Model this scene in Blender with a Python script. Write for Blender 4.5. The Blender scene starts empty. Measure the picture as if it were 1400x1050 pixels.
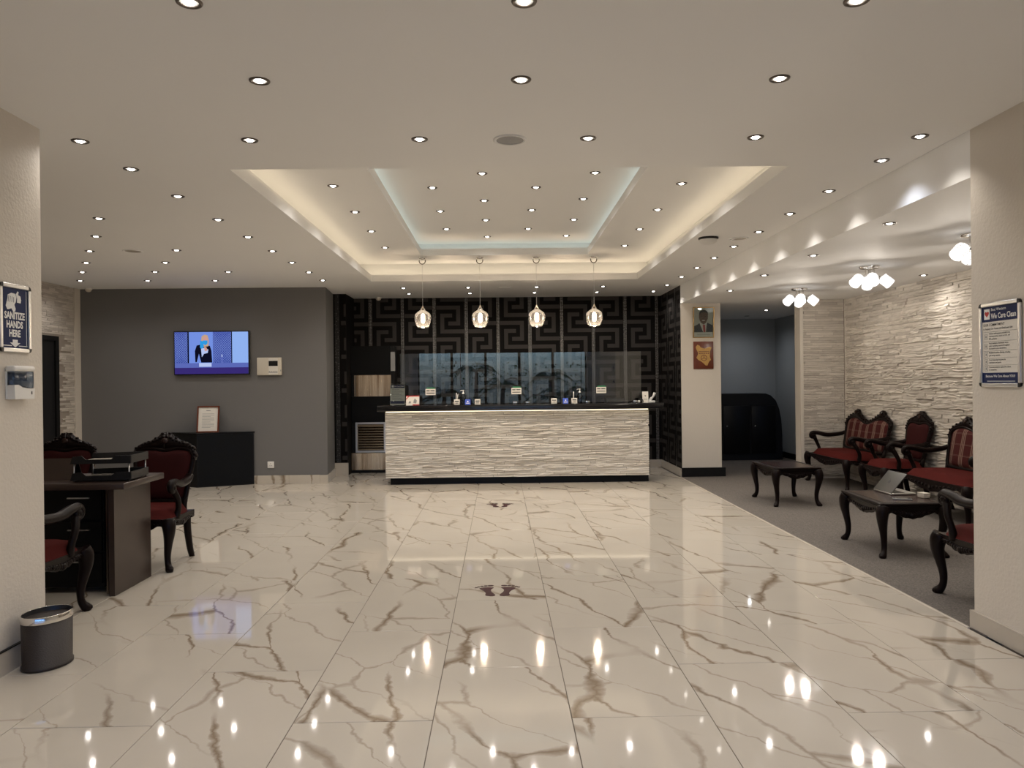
import bpy, math, random
from mathutils import Vector, Matrix
scene = bpy.context.scene
COL = scene.collection
R = math.radians
# ------------------------------------------------------------------ camera
FPX, YAW, PITCH, ROLL, EYE = 1040.2, 0.0169, -0.0023, 0.0112, 1.454
fw = Vector((math.sin(YAW)*math.cos(PITCH), math.cos(YAW)*math.cos(PITCH), math.sin(PITCH)))
rt = Vector((math.cos(YAW), -math.sin(YAW), 0)); up = rt.cross(fw)
r2 = math.cos(ROLL)*rt - math.sin(ROLL)*up; u2 = math.sin(ROLL)*rt + math.cos(ROLL)*up
cam_data = bpy.data.cameras.new('camera'); cam = bpy.data.objects.new('camera', cam_data); COL.objects.link(cam)
cam_data.sensor_fit = 'HORIZONTAL'; cam_data.sensor_width = 36.0; cam_data.lens = FPX*36.0/1400.0
cam_data.clip_start = 0.05; cam_data.clip_end = 200
cam.matrix_world = Matrix(((r2.x, u2.x, -fw.x, 0), (r2.y, u2.y, -fw.y, 0), (r2.z, u2.z, -fw.z, EYE), (0, 0, 0, 1)))
scene.camera = cam
# ------------------------------------------------------------------ world: dusk sky outside the entrance
world = bpy.data.worlds.new('dusk_sky'); scene.world = world; world.use_nodes = True
wn = world.node_tree; wn.nodes.clear()
wo = wn.nodes.new('ShaderNodeOutputWorld'); wb = wn.nodes.new('ShaderNodeBackground'); ws = wn.nodes.new('ShaderNodeTexSky')
ws.sky_type = 'NISHITA'; ws.sun_disc = False; ws.sun_elevation = R(10); ws.sun_rotation = R(0); ws.ozone_density = 3.0
wb.inputs['Strength'].default_value = 0.36
wt = wn.nodes.new('ShaderNodeVectorMath'); wt.operation = 'MULTIPLY'; wt.inputs[1].default_value = (.72, .82, 1.35)
wn.links.new(ws.outputs[0], wt.inputs[0]); wn.links.new(wt.outputs[0], wb.inputs['Color']); wn.links.new(wb.outputs[0], wo.inputs['Surface'])
# ------------------------------------------------------------------ exposure / colour
scene.view_settings.view_transform = 'Standard'; scene.view_settings.look = 'None'
scene.view_settings.exposure = 0.26; scene.view_settings.gamma = 1.0; scene.view_settings.use_curve_mapping = False
scene.cycles.max_bounces = 7; scene.cycles.diffuse_bounces = 4; scene.cycles.glossy_bounces = 3
scene.cycles.transparent_max_bounces = 12; scene.cycles.sample_clamp_indirect = 4.0
scene.cycles.caustics_reflective = False; scene.cycles.caustics_refractive = False
# lamp strengths (watts of the lamps the room has and of the added foyer rows)
W_DOWN, W_SPOTHEAD, W_PENDANT = 13.0, 15.0, 16.0
E_WARMCOVE, E_COOLCOVE, E_COUNTER = 4.2, 2.0, 2.4
WARM = (1.0, 0.93, 0.855)
# ------------------------------------------------------------------ sizes of the place
ZC, ZLOW, Z1, Z2 = 2.885, 2.61, 3.15, 3.33
XL, XR, XLW, XRW = -2.53, 2.74, -6.12, 5.05
YB, YGREY, YPL, YPR, YF = 12.8, 11.25, 4.26, 4.36, -1.6

# ------------------------------------------------------------------ mesh helpers
class MB:
    def __init__(s): s.v = []; s.f = []; s.m = []; s.s = []
    def add(s, vs, fs, mat=0, smooth=False, M=None):
        b = len(s.v)
        if M is not None: vs = [M @ Vector(p) for p in vs]
        s.v += [tuple(p) for p in vs]
        for f in fs:
            s.f.append([i+b for i in f]); s.m.append(mat); s.s.append(smooth)
        return s
    def box(s, lo, hi, mat=0, M=None):
        (a, b, c), (d, e, f) = lo, hi
        vs = [(a,b,c),(d,b,c),(d,e,c),(a,e,c),(a,b,f),(d,b,f),(d,e,f),(a,e,f)]
        return s.add(vs, [(0,3,2,1),(4,5,6,7),(0,1,5,4),(1,2,6,5),(2,3,7,6),(3,0,4,7)], mat, False, M)
    def bbox(s, lo, hi, r, mat=0, M=None, seg=2):
        """box with rounded vertical and horizontal edges (chamfered shell)"""
        (a, b, c), (d, e, f) = lo, hi
        r = min(r, (d-a)/2.01, (e-b)/2.01, (f-c)/2.01)
        def ring(z, ins):
            pts = []
            for cx, cy, t0 in ((d-r, e-r, 0), (a+r, e-r, 90), (a+r, b+r, 180), (d-r, b+r, 270)):
                for k in range(seg+1):
                    t = R(t0 + 90*k/seg); pts.append((cx+(r-ins)*math.cos(t), cy+(r-ins)*math.sin(t), z))
            return pts
        rings = []
        for k in range(seg, -1, -1):
            t = R(90*k/seg); rings.append(ring(c+r*(1-math.sin(t)), r*(1-math.cos(t))))
        for k in range(seg+1):
            t = R(90*k/seg); rings.append(ring(f-r*(1-math.sin(t)), r*(1-math.cos(t))))
        return s.loft(rings, mat, True, True, M)
    def loft(s, rings, mat=0, caps=True, smooth=True, M=None, closed=True):
        n = len(rings[0]); vs = [p for r in rings for p in r]; fs = []
        for i in range(len(rings)-1):
            for j in range(n if closed else n-1):
                k = (j+1) % n; fs.append((i*n+j, i*n+k, (i+1)*n+k, (i+1)*n+j))
        b = len(s.v); s.add(vs, fs, mat, smooth, M)
        if caps and closed:
            s.f.append([b+j for j in range(n-1, -1, -1)]); s.m.append(mat); s.s.append(False)
            s.f.append([b+(len(rings)-1)*n+j for j in range(n)]); s.m.append(mat); s.s.append(False)
        return s
    def prism(s, pts, h0, h1, axis='z', mat=0, M=None, smooth=False):
        """polygon in a plane, extruded along axis; pts are (u,v): z->(x,y) y->(x,z) x->(y,z)"""
        def P(u, v, h): return (u, v, h) if axis == 'z' else ((u, h, v) if axis == 'y' else (h, u, v))
        n = len(pts); vs = [P(u, v, h0) for u, v in pts] + [P(u, v, h1) for u, v in pts]
        fs = [tuple(range(n-1, -1, -1)), tuple(range(n, 2*n))] + [(i, (i+1) % n, n+(i+1) % n, n+i) for i in range(n)]
        area = sum(pts[i][0]*pts[(i+1) % n][1]-pts[(i+1) % n][0]*pts[i][1] for i in range(n))
        flip = (area < 0) != (h1 < h0)
        if axis == 'y': flip = not flip
        if flip: fs = [tuple(reversed(f)) for f in fs]
        return s.add(vs, fs, mat, smooth, M)
    def poly(s, pts, mat=0, M=None): return s.add(pts, [tuple(range(len(pts)))], mat, False, M)
    def lathe(s, prof, segs=20, mat=0, M=None, smooth=True, caps=False):
        rings = [[(r*math.cos(2*math.pi*k/segs), r*math.sin(2*math.pi*k/segs), z) for k in range(segs)] for r, z in prof]
        return s.loft(rings, mat, caps, smooth, M)
    def tube(s, pts, rad, segs=8, mat=0, M=None, caps=True, flat=1.0, upv=(0, 0, 1)):
        pts = [Vector(p) for p in pts]; n = len(pts)
        if not hasattr(rad, '__len__'): rad = [rad]*n
        rings = []; nrm = None
        for i in range(n):
            t = (pts[min(i+1, n-1)]-pts[max(i-1, 0)])
            t = t.normalized() if t.length > 1e-9 else Vector((0, 0, 1))
            if nrm is None:
                a = Vector(upv)
                if abs(a.dot(t)) > .95: a = Vector((1, 0, 0))
                nrm = (a - t*a.dot(t)).normalized()
            else:
                nrm = nrm - t*nrm.dot(t)
                nrm = nrm.normalized() if nrm.length > 1e-6 else Vector((1, 0, 0))
            b = t.cross(nrm)
            rings.append([pts[i]+rad[i]*(math.cos(2*math.pi*k/segs)*nrm+flat*math.sin(2*math.pi*k/segs)*b) for k in range(segs)])
        return s.loft(rings, mat, caps, True, M)
    def ball(s, c, r, mat=0, M=None, segs=10, rings=6):
        rx, ry, rz = (r, r, r) if not hasattr(r, '__len__') else r
        rr = []
        for i in range(rings+1):
            t = math.pi*(i/rings)-math.pi/2; q = max(math.cos(t), .02)
            rr.append([(c[0]+rx*q*math.cos(2*math.pi*k/segs), c[1]+ry*q*math.sin(2*math.pi*k/segs), c[2]+rz*math.sin(t)) for k in range(segs)])
        return s.loft(rr, mat, True, True, M)
    def pad(s, outline, thick, mat=0, M=None, rings=5, back=0.0, roundness=.5, axis='y'):
        """upholstered pad: closed outline (u,v) domed towards -axis (y) or +axis (z)"""
        n = len(outline); cu = sum(p[0] for p in outline)/n; cv = sum(p[1] for p in outline)/n
        RR = []
        def P(u, v, h): return (u, -h, v) if axis == 'y' else (u, v, h)
        RR.append([P(u, v, -back) for u, v in outline])
        for i in range(rings+1):
            q = 1-i/rings*.985
            h = thick*(1-q**(2/roundness))**roundness if q < 1 else 0
            RR.append([P(cu+(u-cu)*q, cv+(v-cv)*q, h) for u, v in outline])
        return s.loft(RR, mat, True, True, M)
    def build(s, name, mats, parent=None, **kw):
        me = bpy.data.meshes.new(name); me.from_pydata(s.v, [], s.f)
        if not isinstance(mats, (list, tuple)): mats = [mats]
        for m in mats: me.materials.append(m)
        me.polygons.foreach_set('material_index', s.m); me.polygons.foreach_set('use_smooth', s.s)
        me.update()
        o = bpy.data.objects.new(name, me); COL.objects.link(o)
        if parent is not None: o.parent = parent
        for k, v in kw.items(): o[k] = v
        return o
def catmull(pts, k=4):
    pts = [tuple(p) for p in pts]; out = []; n = len(pts)
    for i in range(n-1):
        p0, p1, p2, p3 = pts[max(i-1, 0)], pts[i], pts[i+1], pts[min(i+2, n-1)]
        for j in range(k):
            t = j/k
            out.append(tuple(.5*(2*b+(c-a)*t+(2*a-5*b+4*c-d)*t*t+(3*b-a-3*c+d)*t**3) for a, b, c, d in zip(p0, p1, p2, p3)))
    out.append(pts[-1]); return out
def mirror(half):
    """half outline from x=0 (first) to x=0 (last) on the right side -> closed, counter-clockwise in (u,v)"""
    return half + [(-x, z) for x, z in reversed(half[1:-1])]
def tag(o, label, cat, group=None):
    o['label'] = label; o['category'] = cat
    if group: o['group'] = group
    return o
def thing(name, label, cat, loc=(0, 0, 0), rz=0.0, group=None):
    o = bpy.data.objects.new(name, None); COL.objects.link(o); o.empty_display_size = .1
    o.location = loc; o.rotation_euler = (0, 0, rz)
    return tag(o, label, cat, group)
def struct(o):
    o['kind'] = 'structure'; return o
def copy_tree(o, parent=None, skip_lights=False):
    c = o.copy(); COL.objects.link(c); c.parent = parent
    for ch in list(o.children):
        if not (skip_lights and ch.type == 'LIGHT'): copy_tree(ch, c)
    return c
def light(name, kind, energy, color, loc, parent=None, **kw):
    d = bpy.data.lights.new(name, kind); d.energy = energy; d.color = color
    for k, v in kw.items(): setattr(d, k, v)
    o = bpy.data.objects.new(name, d); COL.objects.link(o); o.location = loc
    if parent is not None: o.parent = parent
    return o
def text_mb(mb, body, size, M, mat=0, align='CENTER', xs=1.0, bold=.012):
    """lettering as flat polygons in the xy plane of M"""
    c = bpy.data.curves.new('t', 'FONT'); c.offset = size*bold; c.body = body; c.size = size; c.align_x = align; c.resolution_u = 2
    o = bpy.data.objects.new('t', c); COL.objects.link(o)
    me = bpy.data.meshes.new_from_object(o)
    vs = [(v.co.x*xs, v.co.y, 0) for v in me.vertices]
    mb.add(vs, [tuple(p.vertices) for p in me.polygons], mat, False, M)
    bpy.data.objects.remove(o); bpy.data.curves.remove(c); bpy.data.meshes.remove(me)

# ------------------------------------------------------------------ materials
def srgb(r, g, b):
    f = lambda c: c/12.92 if c <= .04045 else ((c+.055)/1.055)**2.4
    return (f(r/255), f(g/255), f(b/255), 1)
def mat(name, col, rough=.5, metal=0.0, spec=.5, var=0.0, vscale=8.0, bump=0.0, bscale=40.0, coat=0.0, emit=None, estr=0.0, bdetail=3.0):
    m = bpy.data.materials.new(name); m.use_nodes = True; nt = m.node_tree; b = nt.nodes['Principled BSDF']
    c = tuple(col) if len(col) == 4 else tuple(col)+(1,)
    b.inputs['Base Color'].default_value = c; b.inputs['Roughness'].default_value = rough
    b.inputs['Metallic'].default_value = metal; b.inputs['Specular IOR Level'].default_value = spec
    b.inputs['Coat Weight'].default_value = coat; b.inputs['Coat Roughness'].default_value = .08
    if emit:
        b.inputs['Emission Color'].default_value = tuple(emit[:3])+(1,); b.inputs['Emission Strength'].default_value = estr
    tc = nt.nodes.new('ShaderNodeTexCoord')
    nz = nt.nodes.new('ShaderNodeTexNoise'); nz.inputs['Scale'].default_value = vscale; nz.inputs['Detail'].default_value = 4
    nt.links.new(tc.outputs['Object'], nz.inputs['Vector'])
    mr = nt.nodes.new('ShaderNodeMapRange'); mr.inputs['To Min'].default_value = 1-var; mr.inputs['To Max'].default_value = 1+var
    nt.links.new(nz.outputs['Fac'], mr.inputs['Value'])
    mx = nt.nodes.new('ShaderNodeVectorMath'); mx.operation = 'SCALE'; mx.inputs[0].default_value = c[:3]
    nt.links.new(mr.outputs[0], mx.inputs['Scale']); nt.links.new(mx.outputs[0], b.inputs['Base Color'])
    if bump:
        n2 = nt.nodes.new('ShaderNodeTexNoise'); n2.inputs['Scale'].default_value = bscale; n2.inputs['Detail'].default_value = bdetail
        nt.links.new(tc.outputs['Object'], n2.inputs['Vector'])
        bp = nt.nodes.new('ShaderNodeBump'); bp.inputs['Strength'].default_value = bump; bp.inputs['Distance'].default_value = .01
        nt.links.new(n2.outputs['Fac'], bp.inputs['Height']); nt.links.new(bp.outputs[0], b.inputs['Normal'])
    return m
def emis(name, col, strength, sample=True):
    m = bpy.data.materials.new(name); m.use_nodes = True; nt = m.node_tree; nt.nodes.clear()
    o = nt.nodes.new('ShaderNodeOutputMaterial'); e = nt.nodes.new('ShaderNodeEmission')
    e.inputs['Color'].default_value = tuple(col[:3])+(1,); e.inputs['Strength'].default_value = strength
    nt.links.new(e.outputs[0], o.inputs['Surface'])
    if not sample: m.cycles.emission_sampling = 'NONE'
    return m
def glass(name, tint=(1, 1, 1), rough=.0, ior=1.5, spec=(1, 1, 1), haze=0.0):
    m = bpy.data.materials.new(name); m.use_nodes = True; nt = m.node_tree; nt.nodes.clear()
    o = nt.nodes.new('ShaderNodeOutputMaterial'); t = nt.nodes.new('ShaderNodeBsdfTransparent'); g = nt.nodes.new('ShaderNodeBsdfGlossy')
    t.inputs['Color'].default_value = tuple(tint)+(1,); g.inputs['Roughness'].default_value = rough; g.inputs['Color'].default_value = tuple(spec)+(1,)
    fr = nt.nodes.new('ShaderNodeFresnel'); fr.inputs['IOR'].default_value = ior
    mx = nt.nodes.new('ShaderNodeMixShader')
    nt.links.new(fr.outputs[0], mx.inputs[0]); nt.links.new(t.outputs[0], mx.inputs[1]); nt.links.new(g.outputs[0], mx.inputs[2])
    out = mx.outputs[0]
    if haze:
        tr = nt.nodes.new('ShaderNodeBsdfTranslucent'); tr.inputs['Color'].default_value = (.8, .74, .68, 1); m2 = nt.nodes.new('ShaderNodeMixShader'); m2.inputs[0].default_value = haze
        nt.links.new(out, m2.inputs[1]); nt.links.new(tr.outputs[0], m2.inputs[2]); out = m2.outputs[0]
    nt.links.new(out, o.inputs['Surface']); return m
class NT:
    def __init__(s, m): s.nt = m.node_tree
    def n(s, t, **kw):
        o = s.nt.nodes.new('ShaderNode'+t)
        for k, v in kw.items(): setattr(o, k, v)
        return o
    def l(s, a, b): s.nt.links.new(a, b)
    def math(s, op, a, b=None, clamp=False):
        o = s.n('Math', operation=op, use_clamp=clamp)
        for i, x in enumerate((a, b)):
            if x is None: continue
            if isinstance(x, (int, float)): o.inputs[i].default_value = x
            else: s.l(x, o.inputs[i])
        return o.outputs[0]
def marble(name, per_object=True, scale=1.0, rough=.05, tone=(.535, .488, .418)):
    m = mat(name, tone, rough, spec=.55); k = NT(m); nt = m.node_tree; b = nt.nodes['Principled BSDF']
    tc = k.n('TexCoord'); oi = k.n('ObjectInfo')
    off = k.n('VectorMath', operation='SCALE'); off.inputs[0].default_value = (37.3, 91.7, 0.0); k.l(oi.outputs['Random'], off.inputs['Scale'])
    ad = k.n('VectorMath', operation='ADD'); k.l(tc.outputs['Object'], ad.inputs[0]); k.l(off.outputs[0], ad.inputs[1])
    base = ad.outputs[0]
    def layer(sc, rot, warp, wscale, width, seedoff):
        w = k.n('TexNoise'); w.inputs['Scale'].default_value = wscale; w.inputs['Detail'].default_value = 6; w.inputs['Roughness'].default_value = .55
        k.l(base, w.inputs['Vector'])
        sub = k.n('VectorMath', operation='SUBTRACT'); k.l(w.outputs['Color'], sub.inputs[0]); sub.inputs[1].default_value = (.5, .5, .5)
        scl = k.n('VectorMath', operation='SCALE'); k.l(sub.outputs[0], scl.inputs[0]); scl.inputs['Scale'].default_value = warp
        a2 = k.n('VectorMath', operation='ADD'); k.l(base, a2.inputs[0]); k.l(scl.outputs[0], a2.inputs[1])
        mp = k.n('Mapping'); mp.inputs['Scale'].default_value = sc; mp.inputs['Location'].default_value = (seedoff, seedoff*1.7, 0)
        m0 = k.n('Mapping'); m0.inputs['Rotation'].default_value = (0, 0, rot); k.l(a2.outputs[0], m0.inputs['Vector']); k.l(m0.outputs[0], mp.inputs['Vector'])
        v = k.n('TexVoronoi', feature='DISTANCE_TO_EDGE', voronoi_dimensions='2D'); v.inputs['Scale'].default_value = scale
        k.l(mp.outputs[0], v.inputs['Vector'])
        wn_ = k.n('TexNoise'); wn_.inputs['Scale'].default_value = 3.1; wn_.inputs['Detail'].default_value = 3; k.l(a2.outputs[0], wn_.inputs['Vector'])
        wd = k.n('MapRange'); wd.inputs['From Min'].default_value = .35; wd.inputs['From Max'].default_value = .72
        wd.inputs['To Min'].default_value = width*.16; wd.inputs['To Max'].default_value = width; k.l(wn_.outputs['Fac'], wd.inputs['Value'])
        q = k.math('DIVIDE', v.outputs['Distance'], wd.outputs[0]); q = k.math('SUBTRACT', 1.0, q, True); q = k.math('POWER', q, .8)
        ms = k.n('TexNoise'); ms.inputs['Scale'].default_value = 1.15; ms.inputs['Detail'].default_value = 1
        a3 = k.n('VectorMath', operation='ADD'); k.l(base, a3.inputs[0]); a3.inputs[1].default_value = (seedoff*3+5, 3, 0); k.l(a3.outputs[0], ms.inputs['Vector'])
        mk = k.n('MapRange'); mk.inputs['From Min'].default_value = .38; mk.inputs['From Max'].default_value = .52; k.l(ms.outputs['Fac'], mk.inputs['Value'])
        return k.math('MULTIPLY', q, mk.outputs[0])
    v1 = layer((2.1, .58, 1), -.38, .34, 1.8, .060, 0.0)
    v2 = layer((2.2, .75, 1), -.75, .32, 2.2, .034, 4.3)
    v2 = k.math('MULTIPLY', v2, .55)
    v = k.math('MAXIMUM', v1, v2); v = k.math('MULTIPLY', v, .86)
    cl = k.n('TexNoise'); cl.inputs['Scale'].default_value = 2.0; cl.inputs['Detail'].default_value = 3; k.l(base, cl.inputs['Vector'])
    cm = k.n('MapRange'); cm.inputs['To Min'].default_value = .93; cm.inputs['To Max'].default_value = 1.05; k.l(cl.outputs['Fac'], cm.inputs['Value'])
    bc = k.n('VectorMath', operation='SCALE'); bc.inputs[0].default_value = tone; k.l(cm.outputs[0], bc.inputs['Scale'])
    vc = k.n('Mix', data_type='RGBA'); vc.inputs['A'].default_value = (.13, .095, .065, 1); vc.inputs['B'].default_value = (.22, .14, .07, 1)
    k.l(cl.outputs['Fac'], vc.inputs['Factor'])
    mx = k.n('Mix', data_type='RGBA'); k.l(v, mx.inputs['Factor']); k.l(bc.outputs[0], mx.inputs['A']); k.l(vc.outputs['Result'], mx.inputs['B'])
    k.l(mx.outputs['Result'], b.inputs['Base Color'])
    return m
def stone_mat(name, lo, hi):
    m = mat(name, hi, .75, spec=.3, bump=.5, bscale=70, bdetail=5); k = NT(m); b = m.node_tree.nodes['Principled BSDF']
    oi = k.n('ObjectInfo'); at = k.n('Attribute', attribute_name='tone')
    f = k.math('ADD', oi.outputs['Random'], at.outputs['Fac']); f = k.math('FRACT', f)
    tc = k.n('TexCoord'); nz = k.n('TexNoise'); nz.inputs['Scale'].default_value = 14; nz.inputs['Detail'].default_value = 5
    geo = k.n('NewGeometry'); mp = k.n('Mapping'); mp.inputs['Scale'].default_value = (.6, .6, 3.0); k.l(geo.outputs['Position'], mp.inputs['Vector']); k.l(mp.outputs[0], nz.inputs['Vector'])
    f2 = k.math('MULTIPLY', f, .55); n2 = k.math('MULTIPLY', nz.outputs['Fac'], .6); s = k.math('ADD', f2, n2, True)
    mx = k.n('Mix', data_type='RGBA'); k.l(s, mx.inputs['Factor']); mx.inputs['A'].default_value = tuple(lo)+(1,); mx.inputs['B'].default_value = tuple(hi)+(1,)
    k.l(mx.outputs['Result'], b.inputs['Base Color']); return m
def plaid(name, period=.19):
    m = mat(name, (.12, .012, .01), .85, spec=.2); k = NT(m); b = m.node_tree.nodes['Principled BSDF']
    tc = k.n('TexCoord'); sp = k.n('SeparateXYZ'); k.l(tc.outputs['Object'], sp.inputs[0])
    def lines(src, per, offs, wd):
        out = None
        for o in offs:
            q = k.math('ADD', src, 10*per-o*per); q = k.math('MODULO', q, per); q = k.math('LESS_THAN', q, wd)
            out = q if out is None else k.math('MAXIMUM', out, q)
        return out
    a = lines(sp.outputs['X'], period, (.30, .44, .58), .0075); c = lines(sp.outputs['Z'], period*.62, (.2, .28), .003)
    band = lines(sp.outputs['X'], period, (.26,), period*.40)
    a = k.math('MULTIPLY', a, .45); c = k.math('MULTIPLY', c, .25); band = k.math('MULTIPLY', band, .10)
    f = k.math('ADD', k.math('MAXIMUM', a, c), band, True)
    mx = k.n('Mix', data_type='RGBA'); k.l(f, mx.inputs['Factor']); mx.inputs['A'].default_value = (.048, .0065, .006, 1); mx.inputs['B'].default_value = (.36, .26, .20, 1)
    k.l(mx.outputs['Result'], b.inputs['Base Color']); return m

M = {}
M['wall'] = mat('wall_paint', (.635, .585, .515), .55, bump=.25, bscale=55, var=.02, vscale=2)
M['ceil'] = mat('ceiling_paint', (.87, .865, .85), .7, var=.015, vscale=1.5)
M['grey'] = mat('grey_paint', (.15, .147, .145), .6, var=.05, vscale=1.2, bump=.1, bscale=80)
M['blue_grey'] = mat('blue_grey_paint', (.30, .32, .335), .6, var=.03, vscale=2)
M['grout'] = mat('grout', (.12, .095, .075), .8)
M['tile'] = marble('marble_tile')
M['skirt'] = mat('skirting_stone', (.52, .47, .40), .2, var=.08, vscale=6)
M['marble_skirt'] = marble('marble_skirting', rough=.15)
M['stone'] = stone_mat('ledger_stone', (.50, .45, .39), (.90, .86, .79))
M['stone_grey'] = stone_mat('ledger_stone_wall', (.37, .33, .288), (.74, .685, .61))
M['mortar'] = mat('stone_backing', (.30, .26, .22), .9)
M['black_gloss'] = mat('black_lacquer', (.005, .005, .0052), .38, spec=.14)
M['black_matt'] = mat('black_satin', (.006, .006, .0065), .5, spec=.2)
M['granite'] = mat('black_granite', (.010, .010, .011), .10, var=.3, vscale=120)
M['wp_black'] = mat('wallpaper_ground', (.0045, .0038, .0036), .7, spec=.10)
M['wp_key'] = mat('wallpaper_key', (.036, .032, .030), .6, spec=.15)
M['wood'] = mat('dark_mahogany', (.0065, .0032, .0028), .34, var=.35, vscale=9, spec=.13)
M['wood_top'] = mat('mahogany_top', (.022, .010, .008), .2, var=.3, vscale=5, spec=.35)
M['desk'] = mat('desk_wenge', (.035, .022, .017), .32, var=.25, vscale=6)
M['red'] = mat('red_velvet', (.064, .0085, .007), .85, spec=.08, var=.18, vscale=7, bump=.15, bscale=200)
M['red_back'] = mat('red_damask', (.030, .005, .005), .8, spec=.10, var=.15, vscale=9)
M['plaid'] = plaid('red_plaid')
M['carpet'] = mat('grey_carpet', (.150, .135, .122), .95, spec=.1, var=.75, vscale=95, bump=.8, bscale=160)
M['chrome'] = mat('chrome', (.75, .73, .70), .12, metal=1)
M['bronze'] = mat('dark_nickel', (.13, .11, .095), .3, metal=1)
M['steel'] = mat('brushed_steel', (.62, .52, .41), .22, metal=1, var=.15, vscale=3)
M['alu'] = mat('aluminium', (.70, .70, .70), .3, metal=1)
M['white_plastic'] = mat('white_plastic', (.75, .74, .71), .35)
M['cream_plastic'] = mat('cream_plastic', (.62, .57, .48), .4)
M['dark_plastic'] = mat('dark_plastic', (.010, .010, .011), .35, spec=.3)
M['grey_plastic'] = mat('grey_plastic', (.25, .25, .25), .4)
M['paper'] = mat('paper', (.72, .69, .63), .7)
M['ink'] = mat('ink', (.03, .03, .035), .7)
M['navy'] = mat('navy_print', (.006, .015, .075), .5, spec=.2)
M['white_print'] = mat('white_print', (.80, .80, .80), .5)
M['red_print'] = mat('red_print', (.45, .02, .02), .5)
M['green_print'] = mat('green_print', (.03, .20, .09), .5)
M['blue_card'] = mat('blue_card', (.02, .07, .45), .4)
M['maroon'] = mat('maroon_vinyl', (.035, .005, .008), .55, spec=.12)
M['gilt'] = mat('gilt', (.30, .19, .07), .35, metal=.6)
M['gold_inlay'] = mat('gold_inlay', (.42, .24, .06), .4, metal=.2, var=.25, vscale=30)
M['plaque_wood'] = mat('plaque_wood', (.13, .030, .012), .3, var=.3, vscale=12)
M['skin'] = mat('skin_print', (.11, .045, .025), .6)
M['suit'] = mat('suit_print', (.012, .016, .032), .6)
M['backdrop'] = mat('backdrop_print', (.52, .50, .43), .6)
M['glass'] = glass('clear_glass', (.93, .96, .95))
M['screen_glass'] = glass('screen_glass', (.94, .97, .97), ior=1.6)
M['smoked'] = glass('smoked_glass', (.60, .55, .50), rough=.06, ior=1.45, haze=.035)
M['tank'] = glass('blue_smoked_plastic', (.42, .50, .62), rough=.1)
M['bulb'] = emis('downlight_bulb', (1, .93, .84), 16, sample=False)
M['pendant_bulb'] = emis('pendant_bulb', (1, .88, .72), 7, sample=False)
M['head_glow'] = emis('lit_crystal', (1, .96, .92), 1.5)
M['led_warm'] = emis('led_strip_warm', (1, .82, .58), E_WARMCOVE)
M['led_cool'] = emis('led_strip_cool', (.88, 1, .93), E_COOLCOVE)
M['led_counter'] = emis('led_strip_counter', (1, .84, .60), E_COUNTER)
M['fabric_black'] = mat('black_bag', (.010, .010, .012), .4, bump=.5, bscale=25)
M['leaf'] = mat('leaf', (.05, .14, .04), .5, var=.4, vscale=4)
M['bark'] = mat('bark', (.12, .09, .06), .9, var=.3, vscale=10)
M['paving'] = mat('paving', (.25, .24, .22), .8, var=.1, vscale=2)
# ================================================================== the setting
rng = random.Random(7)
def wallbox(name, lo, hi, m='wall', parent=None):
    o = MB().box(lo, hi).build(name, M[m], parent)
    return struct(o) if parent is None else o
# ---- floor: 0.6 x 1.2 m marble tiles in running bond, grout bed underneath
floor = struct(MB().box((XLW, YF, -.06), (XR-.035, YB, -.004)).build('floor', M['grout']))
GAP = .0016
def tile_mesh(w, l):
    a, b, c = w/2-GAP, l/2-GAP, .0012
    vs = [(-a,-b,-.006),(a,-b,-.006),(a,b,-.006),(-a,b,-.006),(-a,-b,-c),(a,-b,-c),(a,b,-c),(-a,b,-c),(-a+c,-b+c,0),(a-c,-b+c,0),(a-c,b-c,0),(-a+c,b-c,0)]
    fs = [(0,1,5,4),(1,2,6,5),(2,3,7,6),(3,0,4,7),(4,5,9,8),(5,6,10,9),(6,7,11,10),(7,4,8,11),(8,9,10,11)]
    me = bpy.data.meshes.new('tile'); me.from_pydata(vs, [], fs); me.materials.append(M['tile']); return me
TM = {}
def clip_tile(x0, x1, y0, y1, X0, X1, Y0, Y1):
    x0, x1, y0, y1 = max(x0, X0), min(x1, X1), max(y0, Y0), min(y1, Y1)
    if x1-x0 < .03 or y1-y0 < .03: return
    key = (round(x1-x0, 3), round(y1-y0, 3))
    if key not in TM: TM[key] = tile_mesh(*key)
    o = bpy.data.objects.new('tile', TM[key]); COL.objects.link(o); o.parent = floor
    o.location = ((x0+x1)/2, (y0+y1)/2, 0)
    o.rotation_euler = (rng.uniform(-.0007, .0007), rng.uniform(-.0007, .0007), 0)
for kcol in range(-10, 6):
    x0 = -.3016+.6*kcol; off = 0 if kcol % 2 == 0 else .6
    for j in range(-6, 9):
        y0 = 3.8806+1.2*j+off
        inside = y0+1.2 > YPL-.2
        lo, hi = (XLW, XR-.035) if y0 > YPL-.7 else (XL-.05, XR-.035)
        clip_tile(x0, x0+.6, y0, y0+1.2, lo, hi, YF, YB)
# ---- carpet in the lounge, with its metal edge strip
carpet = struct(MB().box((XR-.03, YPR-.15, -.05), (5.3, 14.5, .004)).build('floor_carpet', M['carpet']))
struct(MB().prism([(XR-.043, -.02), (XR-.043, .003), (XR-.038, .007), (XR-.028, .007), (XR-.024, .004), (XR-.024, -.02)], YPR, YGREY+.15, 'y').build('trim_1', M['skirt']))
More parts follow.
